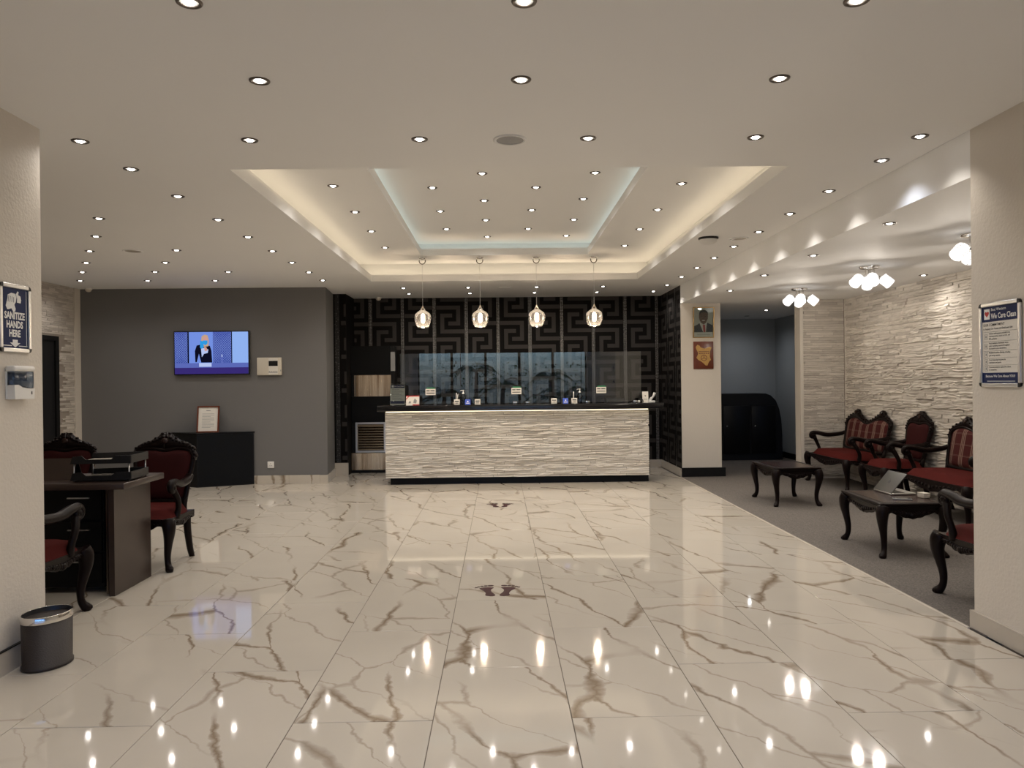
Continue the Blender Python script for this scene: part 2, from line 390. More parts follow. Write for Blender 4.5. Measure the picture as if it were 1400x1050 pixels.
# ---- ceiling with its two-step tray
TX0, TX1, TY0, TY1 = -1.77, 1.96, 5.08, 10.67      # outer opening
UX0, UX1, UY0, UY1 = -1.02, 1.20, 5.75, 10.13      # inner opening
PK = .18                                           # pocket behind the lip
def ring_slab(name, X0, X1, Y0, Y1, hx0, hx1, hy0, hy1, z0, z1, parent=None):
    b = MB()
    outer = [(X0,Y0),(X1,Y0),(X1,Y1),(X0,Y1)]; inner = [(hx0,hy0),(hx1,hy0),(hx1,hy1),(hx0,hy1)]
    vs = [(x,y,z0) for x,y in outer]+[(x,y,z0) for x,y in inner]+[(x,y,z1) for x,y in outer]+[(x,y,z1) for x,y in inner]
    fs = []
    for i in range(4):
        j = (i+1) % 4
        fs += [(i, 4+i, 4+j, j), (8+i, 8+j, 12+j, 12+i), (i, j, 8+j, 8+i), (4+i, 12+i, 12+j, 4+j)]
    b.add(vs, fs); return b.build(name, M['ceil'], parent)
ceiling = struct(ring_slab('ceiling', XLW-.14, XR+.3, YF-.12, YB+.1, TX0, TX1, TY0, TY1, ZC, ZC+.09))
def cove_walls(x0, x1, y0, y1, za, zb, parent):
    b = MB(); t = .04
    b.box((x0-t, y0-t, za), (x0, y1+t, zb)); b.box((x1, y0-t, za), (x1+t, y1+t, zb))
    b.box((x0, y0-t, za), (x1, y0, zb)); b.box((x0, y1, za), (x1, y1+t, zb))
    return b.build('cove_wall', M['ceil'], parent)
cove_walls(TX0-PK, TX1+PK, TY0-PK, TY1+PK, ZC+.09, Z1, ceiling)
ring_slab('upper_ceiling', TX0-PK-.04, TX1+PK+.04, TY0-PK-.04, TY1+PK+.04, UX0, UX1, UY0, UY1, Z1, Z1+.09, ceiling)
cove_walls(UX0-PK, UX1+PK, UY0-PK, UY1+PK, Z1+.09, Z2, ceiling)
MB().box((UX0-PK-.04, UY0-PK-.04, Z2), (UX1+PK+.04, UY1+PK+.04, Z2+.05)).build('top_ceiling', M['ceil'], ceiling)
# lowered ceiling over the lounge; its edge is the white beam
struct(MB().box((XR, YPR, ZLOW), (5.35, 14.55, ZC-.001)).build('ceiling_lounge', M['ceil']))
# LED strips lying in the coves
def led(name, label, x0, x1, y0, y1, z, m, grp):
    t = thing(name, label, 'led strip', (0, 0, 0), 0, grp); w = .02
    for lo, hi in (((x0-w, y0), (x0, y1)), ((x1, y0), (x1+w, y1)), ((x0, y1), (x1, y1+w)), ((x0, y0-w), (x1, y0))):
        MB().box((lo[0], lo[1], z+.001), (hi[0], hi[1], z+.009)).build('strip', m, t)
led('led_strip', 'warm white light strip hidden in the outer ceiling tray', TX0-.07, TX1+.07, TY0-.07, TY1+.07, ZC+.09, M['led_warm'], None)
led('led_strip', 'cool greenish light strip hidden in the inner ceiling tray', UX0-.07, UX1+.07, UY0-.07, UY1+.07, Z1+.09, M['led_cool'], None)
# ---- walls
wallbox('wall_foyer_left', (XL-.25, YF, 0), (XL, YPL, ZC))
wallbox('wall_front_left', (XLW-.1, YPL-.2, 0), (XL-.25, YPL, ZC))
wallbox('wall_foyer_right', (XR, YF, 0), (XR+.25, YPR, ZC))
wallbox('wall_front_right', (XR+.25, YPR-.2, 0), (XRW+.12, YPR, ZC))
struct(MB().prism([(XLW-.1, YGREY), (-2.54, YGREY), (-2.62, 12.12), (-2.62, YB+.1), (XLW-.1, YB+.1)], 0, ZC).build('wall_grey', M['grey']))
wall_left = wallbox('wall_left', (XLW-.12, YPL-.2, 0), (XLW-.02, YGREY, ZC), 'mortar')
wall_right = wallbox('wall_right', (XRW+.02, YPR, 0), (XRW+.12, 11.2, ZLOW), 'mortar')
wall_end = wallbox('wall_lounge_end', (4.43, 11.02, 0), (XRW+.02, 11.2, ZLOW), 'mortar')
wallbox('wall_passage_right', (5.3, 11.2, 0), (5.4, 14.55, ZLOW), 'blue_grey')
wallbox('wall_passage_back', (2.8, 14.5, 0), (5.3, 14.6, ZLOW), 'blue_grey')
wallbox('wall_passage_left', (3.23, YB+.1, 0), (3.33, 14.5, ZLOW), 'blue_grey')
column = wallbox('wall_column', (XR, 11.4, 0), (3.34, YB+.1, ZLOW))
# ---- wallpaper with the meander: each colour field is its own face
UN = .535/8
KEY = ['1111110', '0000010', '0111010', '0100010', '0101110', '0100000', '0111111', '0000000']
SW = .535-7*UN
def dots_mat():
    m = mat('wallpaper_studs', (.05, .046, .042), .4); k = NT(m); b = m.node_tree.nodes['Principled BSDF']
    tc = k.n('TexCoord'); v = k.n('TexVoronoi', feature='F1'); v.inputs['Scale'].default_value = 40; v.inputs['Randomness'].default_value = .25
    k.l(tc.outputs['Object'], v.inputs['Vector'])
    f = k.math('LESS_THAN', v.outputs['Distance'], .36)
    mx = k.n('Mix', data_type='RGBA'); mx.inputs['A'].default_value = (.012, .011, .010, 1); mx.inputs['B'].default_value = (.17, .16, .15, 1); k.l(f, mx.inputs['Factor'])
    k.l(mx.outputs['Result'], b.inputs['Base Color']); return m
M['wp_dots'] = dots_mat()
def wallpaper(mb, P, u0, u1, z0, z1, first, kfirst, ztop):
    """P(u,z)->xyz; first = u of the centre of strip kfirst; ztop = z of the row-0 top in panel -2"""
    k = math.floor((u0-first)/.535)+kfirst-1
    while first+(k-kfirst)*.535-SW/2 < u1:
        us = first+(k-kfirst)*.535
        def quad(a, b, c, d, mi):
            a, b, c, d = max(a, u0), min(b, u1), max(c, z0), min(d, z1)
            if b-a > 1e-4 and d-c > 1e-4: mb.add([P(a, c), P(b, c), P(b, d), P(a, d)], [(0, 1, 2, 3)], mi)
        e = .006
        quad(us-SW/2, us-SW/2+e, z0, z1, 0); quad(us+SW/2-e, us+SW/2, z0, z1, 0); quad(us-SW/2+e, us+SW/2-e, z0, z1, 2)
        base = ztop+2*UN*(k+2)
        r = -80
        while base-r*UN > z0:
            if base-(r+1)*UN < z1:
                row = KEY[r % 8]; c = 0
                while c < 7:
                    d = c
                    while d < 7 and row[d] == row[c]: d += 1
                    quad(us+SW/2+c*UN, us+SW/2+d*UN, base-(r+1)*UN, base-r*UN, int(row[c])); c = d
            r += 1
        k += 1
wb_ = MB(); wallpaper(wb_, lambda u, z: (u, YB, z), -2.62, XR, 0, ZC, -.007, 0, 2.753)
wb_.box((-2.62, YB+.002, 0), (XR, YB+.1, ZC))
struct(wb_.build('wall_back', [M['wp_black'], M['wp_key'], M['wp_dots']]))
wr_ = MB(); wallpaper(wr_, lambda u, z: (XR-.004, YB-u, z), 0, YB-11.404, 0, ZC, -.02, 5, 2.753)
wr_.box((XR-.003, 11.404, ZLOW), (XR+.02, YB, ZC))
struct(wr_.build('wall_reception_right', [M['wp_black'], M['wp_key'], M['wp_dots']]))
pr_ = MB().box((-2.62, 12.121, 0), (-2.42, YB, ZC)); 
pr_.box((-2.595, 12.119, 0), (-2.525, 12.1205, ZC), 1)
for q in range(5):
    pr_.box((-2.50, 12.1195, .25+q*.535), (-2.42, 12.1205, .25+q*.535+UN), 2); pr_.box((-2.455, 12.1195, .25+q*.535+2*UN), (-2.42, 12.1205, .25+q*.535+5*UN), 2)
struct(pr_.build('wall_pier', [M['wp_black'], M['wp_dots'], M['wp_key']]))
# ---- skirtings
def skirt(name, x0, x1, y0, y1, h, m): return struct(MB().box((x0, y0, 0), (x1, y1, h)).prism([(x0, y0), (x1, y0), (x1, y1), (x0, y1)], h-.001, h+.004).build(name, M[m]))
skirt('baseboard_foyer_left', XL-.01, XL+.014, YF, YPL+.012, .115, 'skirt')
struct(MB().box((XL-.01, YF, .119), (XL+.016, YPL+.012, .125)).build('trim_2', M['black_matt']))
skirt('baseboard_foyer_right', XR-.022, XR+.01, YF, YPR+.012, .10, 'skirt')
# grey wall skirting: marble pieces
bg = struct(MB().box((XLW, YGREY-.008, 0), (-2.545, YGREY, .12)).build('baseboard_grey', M['skirt']))
x = XLW
for wdt in (1.2, 1.2, .62, .45):
    MB().box((x+.002, YGREY-.016, .001), (min(x+wdt, -2.532)-.002, YGREY-.006, .125)).build('marble_piece', M['marble_skirt'], bg); x += wdt
MB().prism([(-2.532, YGREY-.016), (-2.603, 12.10), (-2.615, 12.10), (-2.546, YGREY-.014)], .001, .125).build('marble_piece', M['marble_skirt'], bg)
skirt('baseboard_pier', -2.62, -2.405, 12.10, 12.12, .20, 'skirt')
skirt('baseboard_back', -2.41, XR-.02, YB-.015, YB-.001, .12, 'skirt')
skirt('baseboard_reception_right', XR-.02, XR-.005, 11.41, YB-.015, .12, 'skirt')
skirt('baseboard_column', XR-.005, 3.39, 11.375, 11.4, .135, 'black_matt')
skirt('baseboard_passage_right', 5.275, 5.3, 11.2, 14.5, .10, 'black_matt')
skirt('baseboard_passage_back', 3.33, 5.275, 14.48, 14.5, .10, 'black_matt')
# white trims at the edges of the stone claddings
struct(MB().box((4.385, 11.0, 0), (4.432, 11.2, ZLOW)).build('trim_3', M['wall']))
struct(MB().box((XRW-.006, 10.992, 0), (XRW+.02, 11.02, ZLOW)).build('trim_4', M['wall']))
struct(MB().box((XLW-.02, 11.10, 0), (XLW, YGREY, ZC)).build('trim_5', M['wall']))
# ---- ledger stone
srng = random.Random(11)
def stone_variant(i):
    nx, nz = 4, 2; vs = []; fs = []
    for a in range(nz+1):
        for c in range(nx+1):
            vs.append((c/nx, 1-.55*srng.random() if (0 < c < nx) or 0 < a < nz else .75-.45*srng.random(), a/nz))
    for a in range(nz):
        for c in range(nx):
            p = a*(nx+1)+c; fs.append((p, p+1, p+nx+2, p+nx+1))
    n = len(vs); vs += [(0, 0, 0), (1, 0, 0), (1, 0, 1), (0, 0, 1)]
    top = nz*(nx+1)
    fs += [tuple([n, n+1]+list(range(nx, -1, -1))), tuple([n+2, n+3]+list(range(top, top+nx+1)))]
    fs += [tuple([n+3, n]+[a*(nx+1) for a in range(nz+1)]), tuple([n+1, n+2]+[a*(nx+1)+nx for a in range(nz, -1, -1)])]
    return vs, fs
SV = [stone_variant(i) for i in range(14)]
def ledger(wall, m, P0, ud, nd, W, H, rows, lens, depth, keep, zbase=0.0, maxparts=300, joint=.0032):
    """courses of split stone on a wall. ud: along, nd: out of the wall, keep(u,z)->score or None"""
    meshes = []
    for vs, fs in SV:
        me = bpy.data.meshes.new('stone'); me.from_pydata(vs, [], fs); me.materials.append(m); meshes.append(me)
    ud, nd, P0 = Vector(ud), Vector(nd), Vector(P0); L = []
    z = 0.0
    while z < H-.008:
        h = srng.uniform(*rows)
        if z+h > H-.01: h = H-z
        u = -srng.uniform(0, lens[0])
        while u < W:
            l = srng.uniform(*lens); a, b = max(u, 0), min(u+l, W); u += l
            if b-a < .02: continue
            sc = keep((a+b)/2, z+h/2, a, b, z)
            if sc is None: continue
            L.append((sc*(b-a)*h, a, b, z, h, srng.uniform(depth*.3, depth), srng.randrange(len(SV))))
        z += h
    L.sort(reverse=True)
    big = MB(); tones = []
    Rm = Matrix((ud, nd, Vector((0, 0, 1)))).transposed()
    for i, (_, a, b, z, h, dp, k) in enumerate(L):
        loc = P0+ud*(a+joint/2)+Vector((0, 0, z+zbase+joint/2)); S = Matrix.Diagonal((b-a-joint, dp, h-joint))
        MT = (Rm @ S).to_4x4(); MT.translation = loc
        if i < maxparts:
            o = bpy.data.objects.new('stone', meshes[k]); COL.objects.link(o); o.parent = wall; o.matrix_local = wall.matrix_world.inverted() @ MT
        else:
            vs, fs = SV[k]; big.add(vs, fs, 0, False, MT); tones += [srng.random()]*len(fs)
    if big.v:
        o = big.build('stone_field', m, wall, kind='stuff')
        at = o.data.attributes.new('tone', 'FLOAT', 'FACE'); at.data.foreach_set('value', tones)
# left wall: only the strip beside the door shows
def keepL(u, z, a, b, zz):
    y = 9.6+u
    if zz < 2.16 and a+9.6 < 10.68: return None
    return 1+ (2 if y > 10 else 0)
ledger(wall_left, M['stone_grey'], (XLW-.02, 9.6, 0), (0, 1, 0), (1, 0, 0), 1.5, ZC, (.022, .04), (.14, .42), .022, keepL)
ledger(wall_right, M['stone_grey'], (XRW+.02, 11.0, 0), (0, -1, 0), (-1, 0, 0), 4.6, ZLOW, (.022, .044), (.16, .5), .040,
       lambda u, z, a, b, zz: ((3.0 if z > .85 else .3) if 11-u > 7.7 else .02)/max(1, (11-u)**2))
ledger(wall_end, M['stone_grey'], (4.432, 11.02, 0), (1, 0, 0), (0, -1, 0), .60, ZLOW, (.022, .042), (.16, .42), .024, lambda u, z, a, b, zz: 1.0)
# ---- door in the left stone wall
d = struct(MB().box((XLW-.035, 9.5, 0), (XLW-.012, 10.60, 2.10)).build('door_1', M['dark_plastic']))
fr = MB(); fr.box((XLW-.03, 10.60, 0), (XLW+.012, 10.68, 2.16)); fr.box((XLW-.03, 9.5, 2.10), (XLW+.012, 10.60, 2.16)); fr.build('door_frame', M['black_matt'], d)
MB().box((XLW-.013, 9.62, .25), (XLW-.006, 10.48, 1.95)).build('door_panel', M['dark_plastic'], d)
# ---- entrance front behind the camera: glazed doors and what stands outside
wf = MB(); wf.box((XL-.25, YF-.12, 2.55), (XR+.25, YF, ZC)); struct(wf.build('wall_entrance', M['wall']))
win = struct(MB().box((XL, YF-.09, 2.49), (XR, YF-.03, 2.55)).build('window_1', M['dark_plastic']))
nP = 5
for i in range(nP+1):
    xx = XL+(XR-XL)*i/nP; MB().box((max(xx-.04, XL), YF-.09, 0), (min(xx+.04, XR), YF-.03, 2.49)).build('mullion', M['dark_plastic'], win)
for i in range(nP):
    xa, xb = XL+(XR-XL)*i/nP+.04, XL+(XR-XL)*(i+1)/nP-.04
    MB().box((xa, YF-.063, .08), (xb, YF-.057, 2.49)).build('pane', M['glass'], win)
    MB().box((xa, YF-.08, 0), (xb, YF-.04, .08)).build('bottom_rail', M['dark_plastic'], win)
struct(MB().box((-25, -30, -.10), (25, YF-.12, -.02)).build('ground_outside', M['paving']))
# ================================================================== reception counter
ct = thing('reception_counter', 'long white ledger stone reception counter with black granite top', 'counter', (0, 0, 0))
CX0, CX1, CY = -1.635, 2.145, 10.90
body = MB().box((CX0+.02, CY, .10), (CX1-.02, 11.35, 1.04)).build('body', M['mortar'], ct)
MB().box((CX0+.06, CY+.06, 0), (CX1, 11.35, .10)).build('toe_kick', M['black_gloss'], ct)
tp = MB(); tp.bbox((CX0-.10, CY-.10, 1.055), (CX1+.20, 11.45, 1.14), .006); tp.build('countertop', M['granite'], ct)
MB().box((CX1-.015, CY+.05, .10), (CX1+.02, 11.35, 1.04)).build('end_panel', M['black_gloss'], ct)
MB().box((CX0, CY-.012, 1.042), (CX1, CY+.3, 1.055)).build('lighting_channel', M['black_matt'], ct)
MB().box((CX0+.02, CY-.062, 1.046), (CX1-.02, CY-.046, 1.0545)).build('light_strip', M['led_counter'], ct)
ledger(ct, M['stone'], (CX0, CY, 0), (1, 0, 0), (0, -1, 0), CX1-CX0, .94, (.022, .034), (.22, .62), .032, lambda u, z, a, b, zz: 1.0, zbase=.10, joint=.0045)
# glass screens on the counter
GY = 11.10
xs_ = [-1.44, -.56, .32, 1.20, 2.08]
for i in range(4):
    nm = ['leftmost', 'second from the left', 'third from the left', 'rightmost'][i]
    t = thing('glass_screen', 'clear glass hygiene screen on the counter, %s of four' % nm, 'screen', ((xs_[i]+xs_[i+1])/2, GY, 1.14), 0, 'glass screens on the counter')
    hw = (xs_[i+1]-xs_[i])/2-.004
    MB().box((-hw, -.004, .012), (hw, .004, .745)).build('pane', M['screen_glass'], t)
    for sx in (-1, 1): MB().bbox((sx*hw*.8-.03, -.014, 0), (sx*hw*.8+.03, .014, .03), .003).build('clamp', M['chrome'], t)
CT = 1.14
# notices stuck on the glass
for i, (xx, w) in enumerate(((-1.0, 'left'), (.25, 'middle'), (1.49, 'right'))):
    t = thing('glass_notice', 'small white notice with green header on the glass, %s of three' % w, 'notice', (xx, GY-.006, 1.325), 0, 'notices on the glass screens')
    MB().box((-.073, -.002, -.045), (.073, 0, .045)).build('card', M['paper'], t)
    MB().box((-.055, -.003, .047), (.065, 0, .066)).build('header', M['green_print'], t)
    ln = MB()
    for q, (a, b) in enumerate(((-.06, -.012), (.0, .06))): ln.box((a, -.003, .012), (b, -.002, .026))
    ln.box((-.06, -.003, -.022), (.06, -.002, -.010)); ln.build('print', M['ink'], t)
MB_ = MB
# acrylic holder with a leaflet
t = thing('sign_holder', 'clear acrylic stand holding a printed notice, left end of counter', 'sign holder', (-1.45, 10.86, CT+.006)); t.rotation_euler = (R(-8), 0, 0)
MB().box((-.103, -.003, 0), (.103, .003, .29)).build('sheet', M['paper'], t)
MB().box((-.107, -.006, 0), (.107, -.004, .31)).build('acrylic_front', M['glass'], t)
h = MB(); h.box((-.10, -.0042, .245), (.10, -.0034, .29)); h.box((-.10, -.0042, .02), (.10, -.0034, .06)); h.build('printed_band', M['navy'], t)
h = MB(); h.box((-.085, -.005, .255), (-.055, -.0043, .285)); text_mb(h, 'We Care Clean', .022, Matrix.Translation((.02, -.0046, .262)) @ Matrix.Rotation(R(90), 4, 'X')); h.build('lettering', M['white_print'], t)
h = MB()
for q in range(9): h.box((-.08, -.0042, .078+q*.018), (.085-.03*(q % 3), -.0034, .083+q*.018))
h.build('print', M['grey_plastic'], t)
MB().box((-.107, -.01, -.0005), (.107, .07, .004)).build('foot', M['glass'], t)
# promotional picture card
t = thing('picture_card', 'red and white picture card standing beside the acrylic notice', 'card', (-1.235, 10.86, CT)); t.rotation_euler = (R(-10), 0, 0)
MB().box((-.094, -.004, 0), (.094, .004, .14)).build('board', M['paper'], t)
h = MB(); h.prism([(-.094, .095), (-.05, .14), (-.035, .14), (-.094, .08)], -.0055, -.004, 'y'); h.box((-.094, -.0055, .127), (.094, -.004, .14)); h.box((.0, -.0055, 0), (.094, -.004, .014)); h.build('red_band', M['red_print'], t)
h = MB(); h.prism([(-.06, .03), (-.03, .03), (-.022, .055), (-.05, .06)], -.0055, -.004, 'y'); h.prism([(.01, .035), (.05, .03), (.06, .07), (.03, .10), (.015, .07)], -.0055, -.004, 'y'); h.build('picture', M['grey_plastic'], t)
def card(x, label, tone, pens=0):
    t = thing('card_block', label, 'card holder', (x, 10.86, CT), 0, 'small cards along the counter')
    MB().bbox((-.040, -.03, 0), (.040, .03, .078), .004).build('block', M[tone], t)
    h = MB(); h.box((-.028, -.0312, .045), (.028, -.0305, .06)); h.box((-.02, -.0312, .022), (.02, -.0305, .03)); h.build('print', M['ink'], t)
    for q in range(pens):
        p = MB().tube([(.012*q-.01, 0, .06), (.022*q-.006, .004, .17-.02*q)], .005, 6); p.build('pen', M['white_plastic'], t)
card(-.605, 'white card block with pens standing left of the left pump bottle', 'paper', 2)
card(-.31, 'white card block right of the left blue tent card', 'paper')
card(.78, 'white card block left of the right blue tent card', 'paper')
card(1.07, 'white card block with a pen left of the right pump bottle', 'paper', 1)
def tent(x, label):
    t = thing('tent_card', label, 'tent card', (x, 10.86, CT), 0, 'blue tent cards')
    MB().prism([(-.03, 0), (.03, 0), (.003, .078), (-.003, .078)], -.038, .038, 'x').build('card', M['blue_card'], t)
    MM = Matrix.Translation((0, -.0305, .002)) @ Matrix.Rotation(R(90-20), 4, 'X')
    h = MB(); h.box((-.008, .04, 0), (.008, .056, .0015), 0, MM); h.box((-.026, .018, 0), (.026, .026, .0015), 0, MM); h.build('print', M['white_print'], t)
tent(-.45, 'blue tent card beside the left pump bottle'); tent(.945, 'blue tent card near the right pump bottle')
def pump(x, label):
    t = thing('pump_bottle', label, 'bottle', (x, 10.90, CT), 0, 'sanitiser pump bottles')
    MB().lathe([(.001, .002), (.031, .002), (.033, .01), (.033, .125), (.028, .142), (.013, .150), (.013, .158)], 18).build('bottle', M['glass'], t)
    MB().lathe([(.001, .004), (.029, .004), (.029, .08), (.001, .081)], 16).build('gel', M['tank'], t)
    h = MB(); h.lathe([(.015, .155), (.015, .172), (.006, .175), (.006, .198), (.012, .2), (.012, .21), (.001, .212)], 14); h.tube([(0, 0, .205), (-.03, -.01, .206), (-.042, -.014, .196)], .0045, 6); h.build('pump', M['white_plastic'], t)
pump(-.515, 'clear sanitiser pump bottle on the left half of the counter'); pump(1.155, 'clear sanitiser pump bottle on the right half of the counter')
# desk telephone handset and card at the right end
t = thing('card_stand', 'white card stand at the right end of the counter', 'card stand', (2.11, 10.95, CT)); t.rotation_euler = (R(-8), 0, 0)
MB().box((-.043, -.003, 0), (.043, .003, .16)).build('card', M['paper'], t)
h = MB(); h.prism([(-.012, .10), (0, .086), (.012, .10), (.006, .106), (0, .101), (-.006, .106)], -.0045, -.003, 'y'); h.box((-.03, -.0045, .045), (.03, -.003, .05)); h.build('print', M['ink'], t)
t = thing('handset', 'white handset leaning in its cradle at right end of counter', 'handset', (2.235, 11.0, CT))
MB().tube(catmull([(-.06, 0, .02), (-.03, 0, .06), (.0, 0, .09), (.02, 0, .14)]), [.02]*5+[.014]*4+[.018]*4, 10).build('handle', M['white_plastic'], t)
MB().bbox((-.08, -.04, 0), (.02, .05, .025), .006).build('cradle', M['white_plastic'], t)
t = thing('coiled_cable', 'dark cable loop beside the white card stand', 'cable', (2.04, 10.92, CT))
MB().tube([(.03*math.cos(R(a)), 0, .02+.035*math.sin(R(a))) for a in range(-30, 211, 15)], .006, 6).build('loop', M['dark_plastic'], t)
MB().ball((-.03, 0, .018), (.018, .018, .018)).build('plug', M['white_plastic'], t)
# low dark card machine behind the glass
t = thing('counter_device', 'low flat black device behind the glass on the right', 'device', (1.72, 11.28, CT))
MB().prism([(-.10, 0), (.10, 0), (.10, .05), (.02, .06), (-.07, .035)], -.14, .14, 'x').build('case', M['dark_plastic'], t)
MB().box((-.11, .0, .055), (.11, .08, .062)).build('lid', M['black_matt'], t)

# tall black service cabinet behind the counter
def streak_mat():
    m = mat('streaked_steel', (.55, .43, .31), .24, metal=.75); k = NT(m); b = m.node_tree.nodes['Principled BSDF']
    tc = k.n('TexCoord'); mp = k.n('Mapping'); mp.inputs['Scale'].default_value = (1, 1, .06); k.l(tc.outputs['Object'], mp.inputs['Vector'])
    nz = k.n('TexNoise'); nz.inputs['Scale'].default_value = 9; nz.inputs['Detail'].default_value = 4; nz.inputs['Distortion'].default_value = .6; k.l(mp.outputs[0], nz.inputs['Vector'])
    cr = k.n('ValToRGB'); cr.color_ramp.elements[0].position = .38; cr.color_ramp.elements[0].color = (.36, .25, .16, 1); cr.color_ramp.elements[1].position = .62; cr.color_ramp.elements[1].color = (.92, .78, .60, 1)
    k.l(nz.outputs['Fac'], cr.inputs[0]); k.l(cr.outputs[0], b.inputs['Base Color']); return m
M['streak'] = streak_mat()
t = thing('service_cabinet', 'tall black cabinet with steel niche and louvred grille beside counter', 'cabinet', (0, 0, 0))
a0, a1, yf, yb = -2.415, -1.77, 12.45, YB-.016
MB().box((a0, yf+.03, 0), (a1+.06, yb, 2.07)).build('carcass', M['black_matt'], t)
MB().box((a0-.03, yf, 1.60), (a1, yf+.03, 2.07)).build('upper_door', M['black_gloss'], t)
MB().box((a1+.005, yf-.01, 1.66), (a1+.075, yf+.03, 1.97)).build('side_light_panel', M['grey_plastic'], t)
MB().box((-2.335, yf+.005, 1.25), (a1+.005, yf+.03, 1.595)).build('steel_panel', M['streak'], t)
MB().box((-2.365, yf+.002, 1.25), (-2.342, yf+.03, 1.595)).build('steel_strip', M['steel'], t)
MB().box((a0, yf, .835), (a1+.06, yf+.03, 1.245)).build('middle_door', M['black_gloss'], t)
g = MB(); g0, g1, gz0, gz1 = -2.35, -1.86, .335, .825
g.box((g0, yf-.008, gz0), (g0+.03, yf+.03, gz1)); g.box((g1-.03, yf-.008, gz0), (g1, yf+.03, gz1)); g.box((g0+.03, yf-.008, gz0), (g1-.03, yf+.03, gz0+.03)); g.box((g0+.03, yf-.008, gz1-.03), (g1-.03, yf+.03, gz1)); gr = g.build('grille_frame', M['alu'], t)
for q in range(10):
    z = gz0+.04+q*.042
    MB().prism([(yf-.004, z), (yf+.022, z+.032), (yf+.026, z+.034), (yf+.0, z-.001)], g0+.03, g1-.03, 'x').build('slat', M['steel'], gr)
MB().box((-2.42, yf-.004, .05), (g1+.03, yf+.03, .325)).build('kick_panel', M['streak'], t)
MB().box((-2.42, yf+.0, 0), (g1+.03, yf+.03, .05)).build('plinth', M['black_matt'], t)
# ================================================================== ceiling fittings
def downlight_proto():
    t = bpy.data.objects.new('downlight', None); COL.objects.link(t); t.empty_display_size = .05
    MB().lathe([(.034, .003), (.034, -.004), (.040, -.007), (.047, -.005), (.049, 0), (.049, .003)], 24).build('trim_ring', M['bronze'], t)
    MB().lathe([(.034, .002), (.027, .002), (.024, .0015)], 20).build('reflector', M['bronze'], t)
    MB().lathe([(.0215, .001), (.020, -.005), (.013, -.009), (.001, -.010)], 18).build('bulb', M['bulb'], t)
    return t
DL = downlight_proto(); used_dl = [False]
spot_data = bpy.data.lights.new('downlight_beam', 'SPOT'); spot_data.energy = W_DOWN; spot_data.color = WARM
spot_data.spot_size = R(150); spot_data.spot_blend = 1.0; spot_data.shadow_soft_size = .022
cool_data = spot_data.copy(); cool_data.color = (.80, .86, 1.0); cool_data.energy = W_DOWN*1.0; cool_data.spot_size = R(118)
beam_data = spot_data.copy(); beam_data.spot_size = R(112); beam_data.energy = W_DOWN*.95
def downlight(x, y, z, label, group, data=None):
    t = DL if not used_dl[0] else copy_tree(DL, skip_lights=True); used_dl[0] = True
    t.location = (x, y, z); tag(t, label, 'downlight', group)
    o = bpy.data.objects.new('beam', data or spot_data); COL.objects.link(o); o.parent = t; o.location = (0, 0, -.02)
ORD = ['first', 'second', 'third', 'fourth', 'fifth', 'sixth', 'seventh', 'eighth', 'ninth', 'tenth', 'eleventh', 'twelfth']
def xs(n): return {3: ['left', 'middle', 'right'], 6: ['leftmost', 'second from left', 'third from left', 'fourth from left', 'fifth from left', 'rightmost']}[n]
G = 'recessed downlights in the main ceiling'
for y, nm, X_ in ((2.86, 'nearest', (-1.14, .11, 1.37)), (3.6, 'second nearest', (-1.11, .12, 1.35)), (4.47, 'row of six', (-2.42, -1.44, -.45, .54, 1.53, 2.51))):
    for n, x_ in zip(xs(len(X_)), X_):
        downlight(x_, y, ZC, ('recessed downlight in the %s ceiling row, %s of three' % (nm, n)) if len(X_) == 3 else 'recessed downlight, %s of the six before the tray' % n, G, beam_data if x_ > 2 else None)
for y, nm in ((2.1, 'just behind the nearest visible row'), (1.3, 'above the viewer'), (.45, 'nearest the entrance')):  # unseen lamp rows, added to brighten the near ceiling and floor
    for n, x_ in zip(xs(3), (-1.12, .12, 1.36)): downlight(x_, y, ZC, 'added unseen foyer downlight %s, %s one' % (nm, n), G)
beamY = (4.96, 5.76, 6.54, 7.33, 8.11, 8.86, 9.63, 10.45, 11.34)
for i, y in enumerate(beamY): downlight(2.53, y, ZC, 'recessed downlight along the white beam, %s from the right pillar' % ORD[i], G, cool_data if i == 0 else beam_data)
downlight(2.48, 12.12, ZC, 'recessed downlight in the corner where the two wallpapered walls meet', G)
for i, y in enumerate((5.05, 5.78, 6.6, 7.38, 8.17, 8.94, 9.73, 10.49)): downlight(-2.405, y, ZC, 'recessed downlight in the line left of the tray, %s nearest' % ORD[i], G)
for i, (x_, y) in enumerate(((-3.38, 6.52), (-3.81, 7.29), (-4.29, 8.08), (-4.73, 8.83), (-5.16, 9.54), (-5.61, 10.32))):
    downlight(x_, y, ZC, 'recessed downlight in the diagonal line above the desk, %s nearest' % ORD[i], G)
for i, (x_, y) in enumerate(((-3.38, 8.07), (-3.84, 8.86), (-4.28, 9.58), (-4.74, 10.38))):
    downlight(x_, y, ZC, 'recessed downlight in the diagonal line before the grey wall, %s nearest' % ORD[i], G)
for i, (x_, y) in enumerate(((-3.39, 9.63), (-3.85, 10.43))): downlight(x_, y, ZC, 'recessed downlight close above the television, %s one' % ('right' if i == 0 else 'left'), G)
for r_, y in enumerate((11.43, 12.16)):
    for i, x_ in enumerate((-1.42, -.45, .58, 1.58)): downlight(x_, y, ZC, 'recessed downlight behind the tray, %s row, %s from left' % (('front', 'back')[r_], ORD[i]), 'downlights over the reception desk')
G = 'downlights on the ledge of the ceiling tray'
for i, y in enumerate((6.53, 7.52, 8.48, 9.5)):
    downlight(-1.40, y, Z1, 'downlight on the left ledge of the tray, %s nearest' % ORD[i], G); downlight(1.59, y, Z1, 'downlight on the right ledge of the tray, %s nearest' % ORD[i], G)
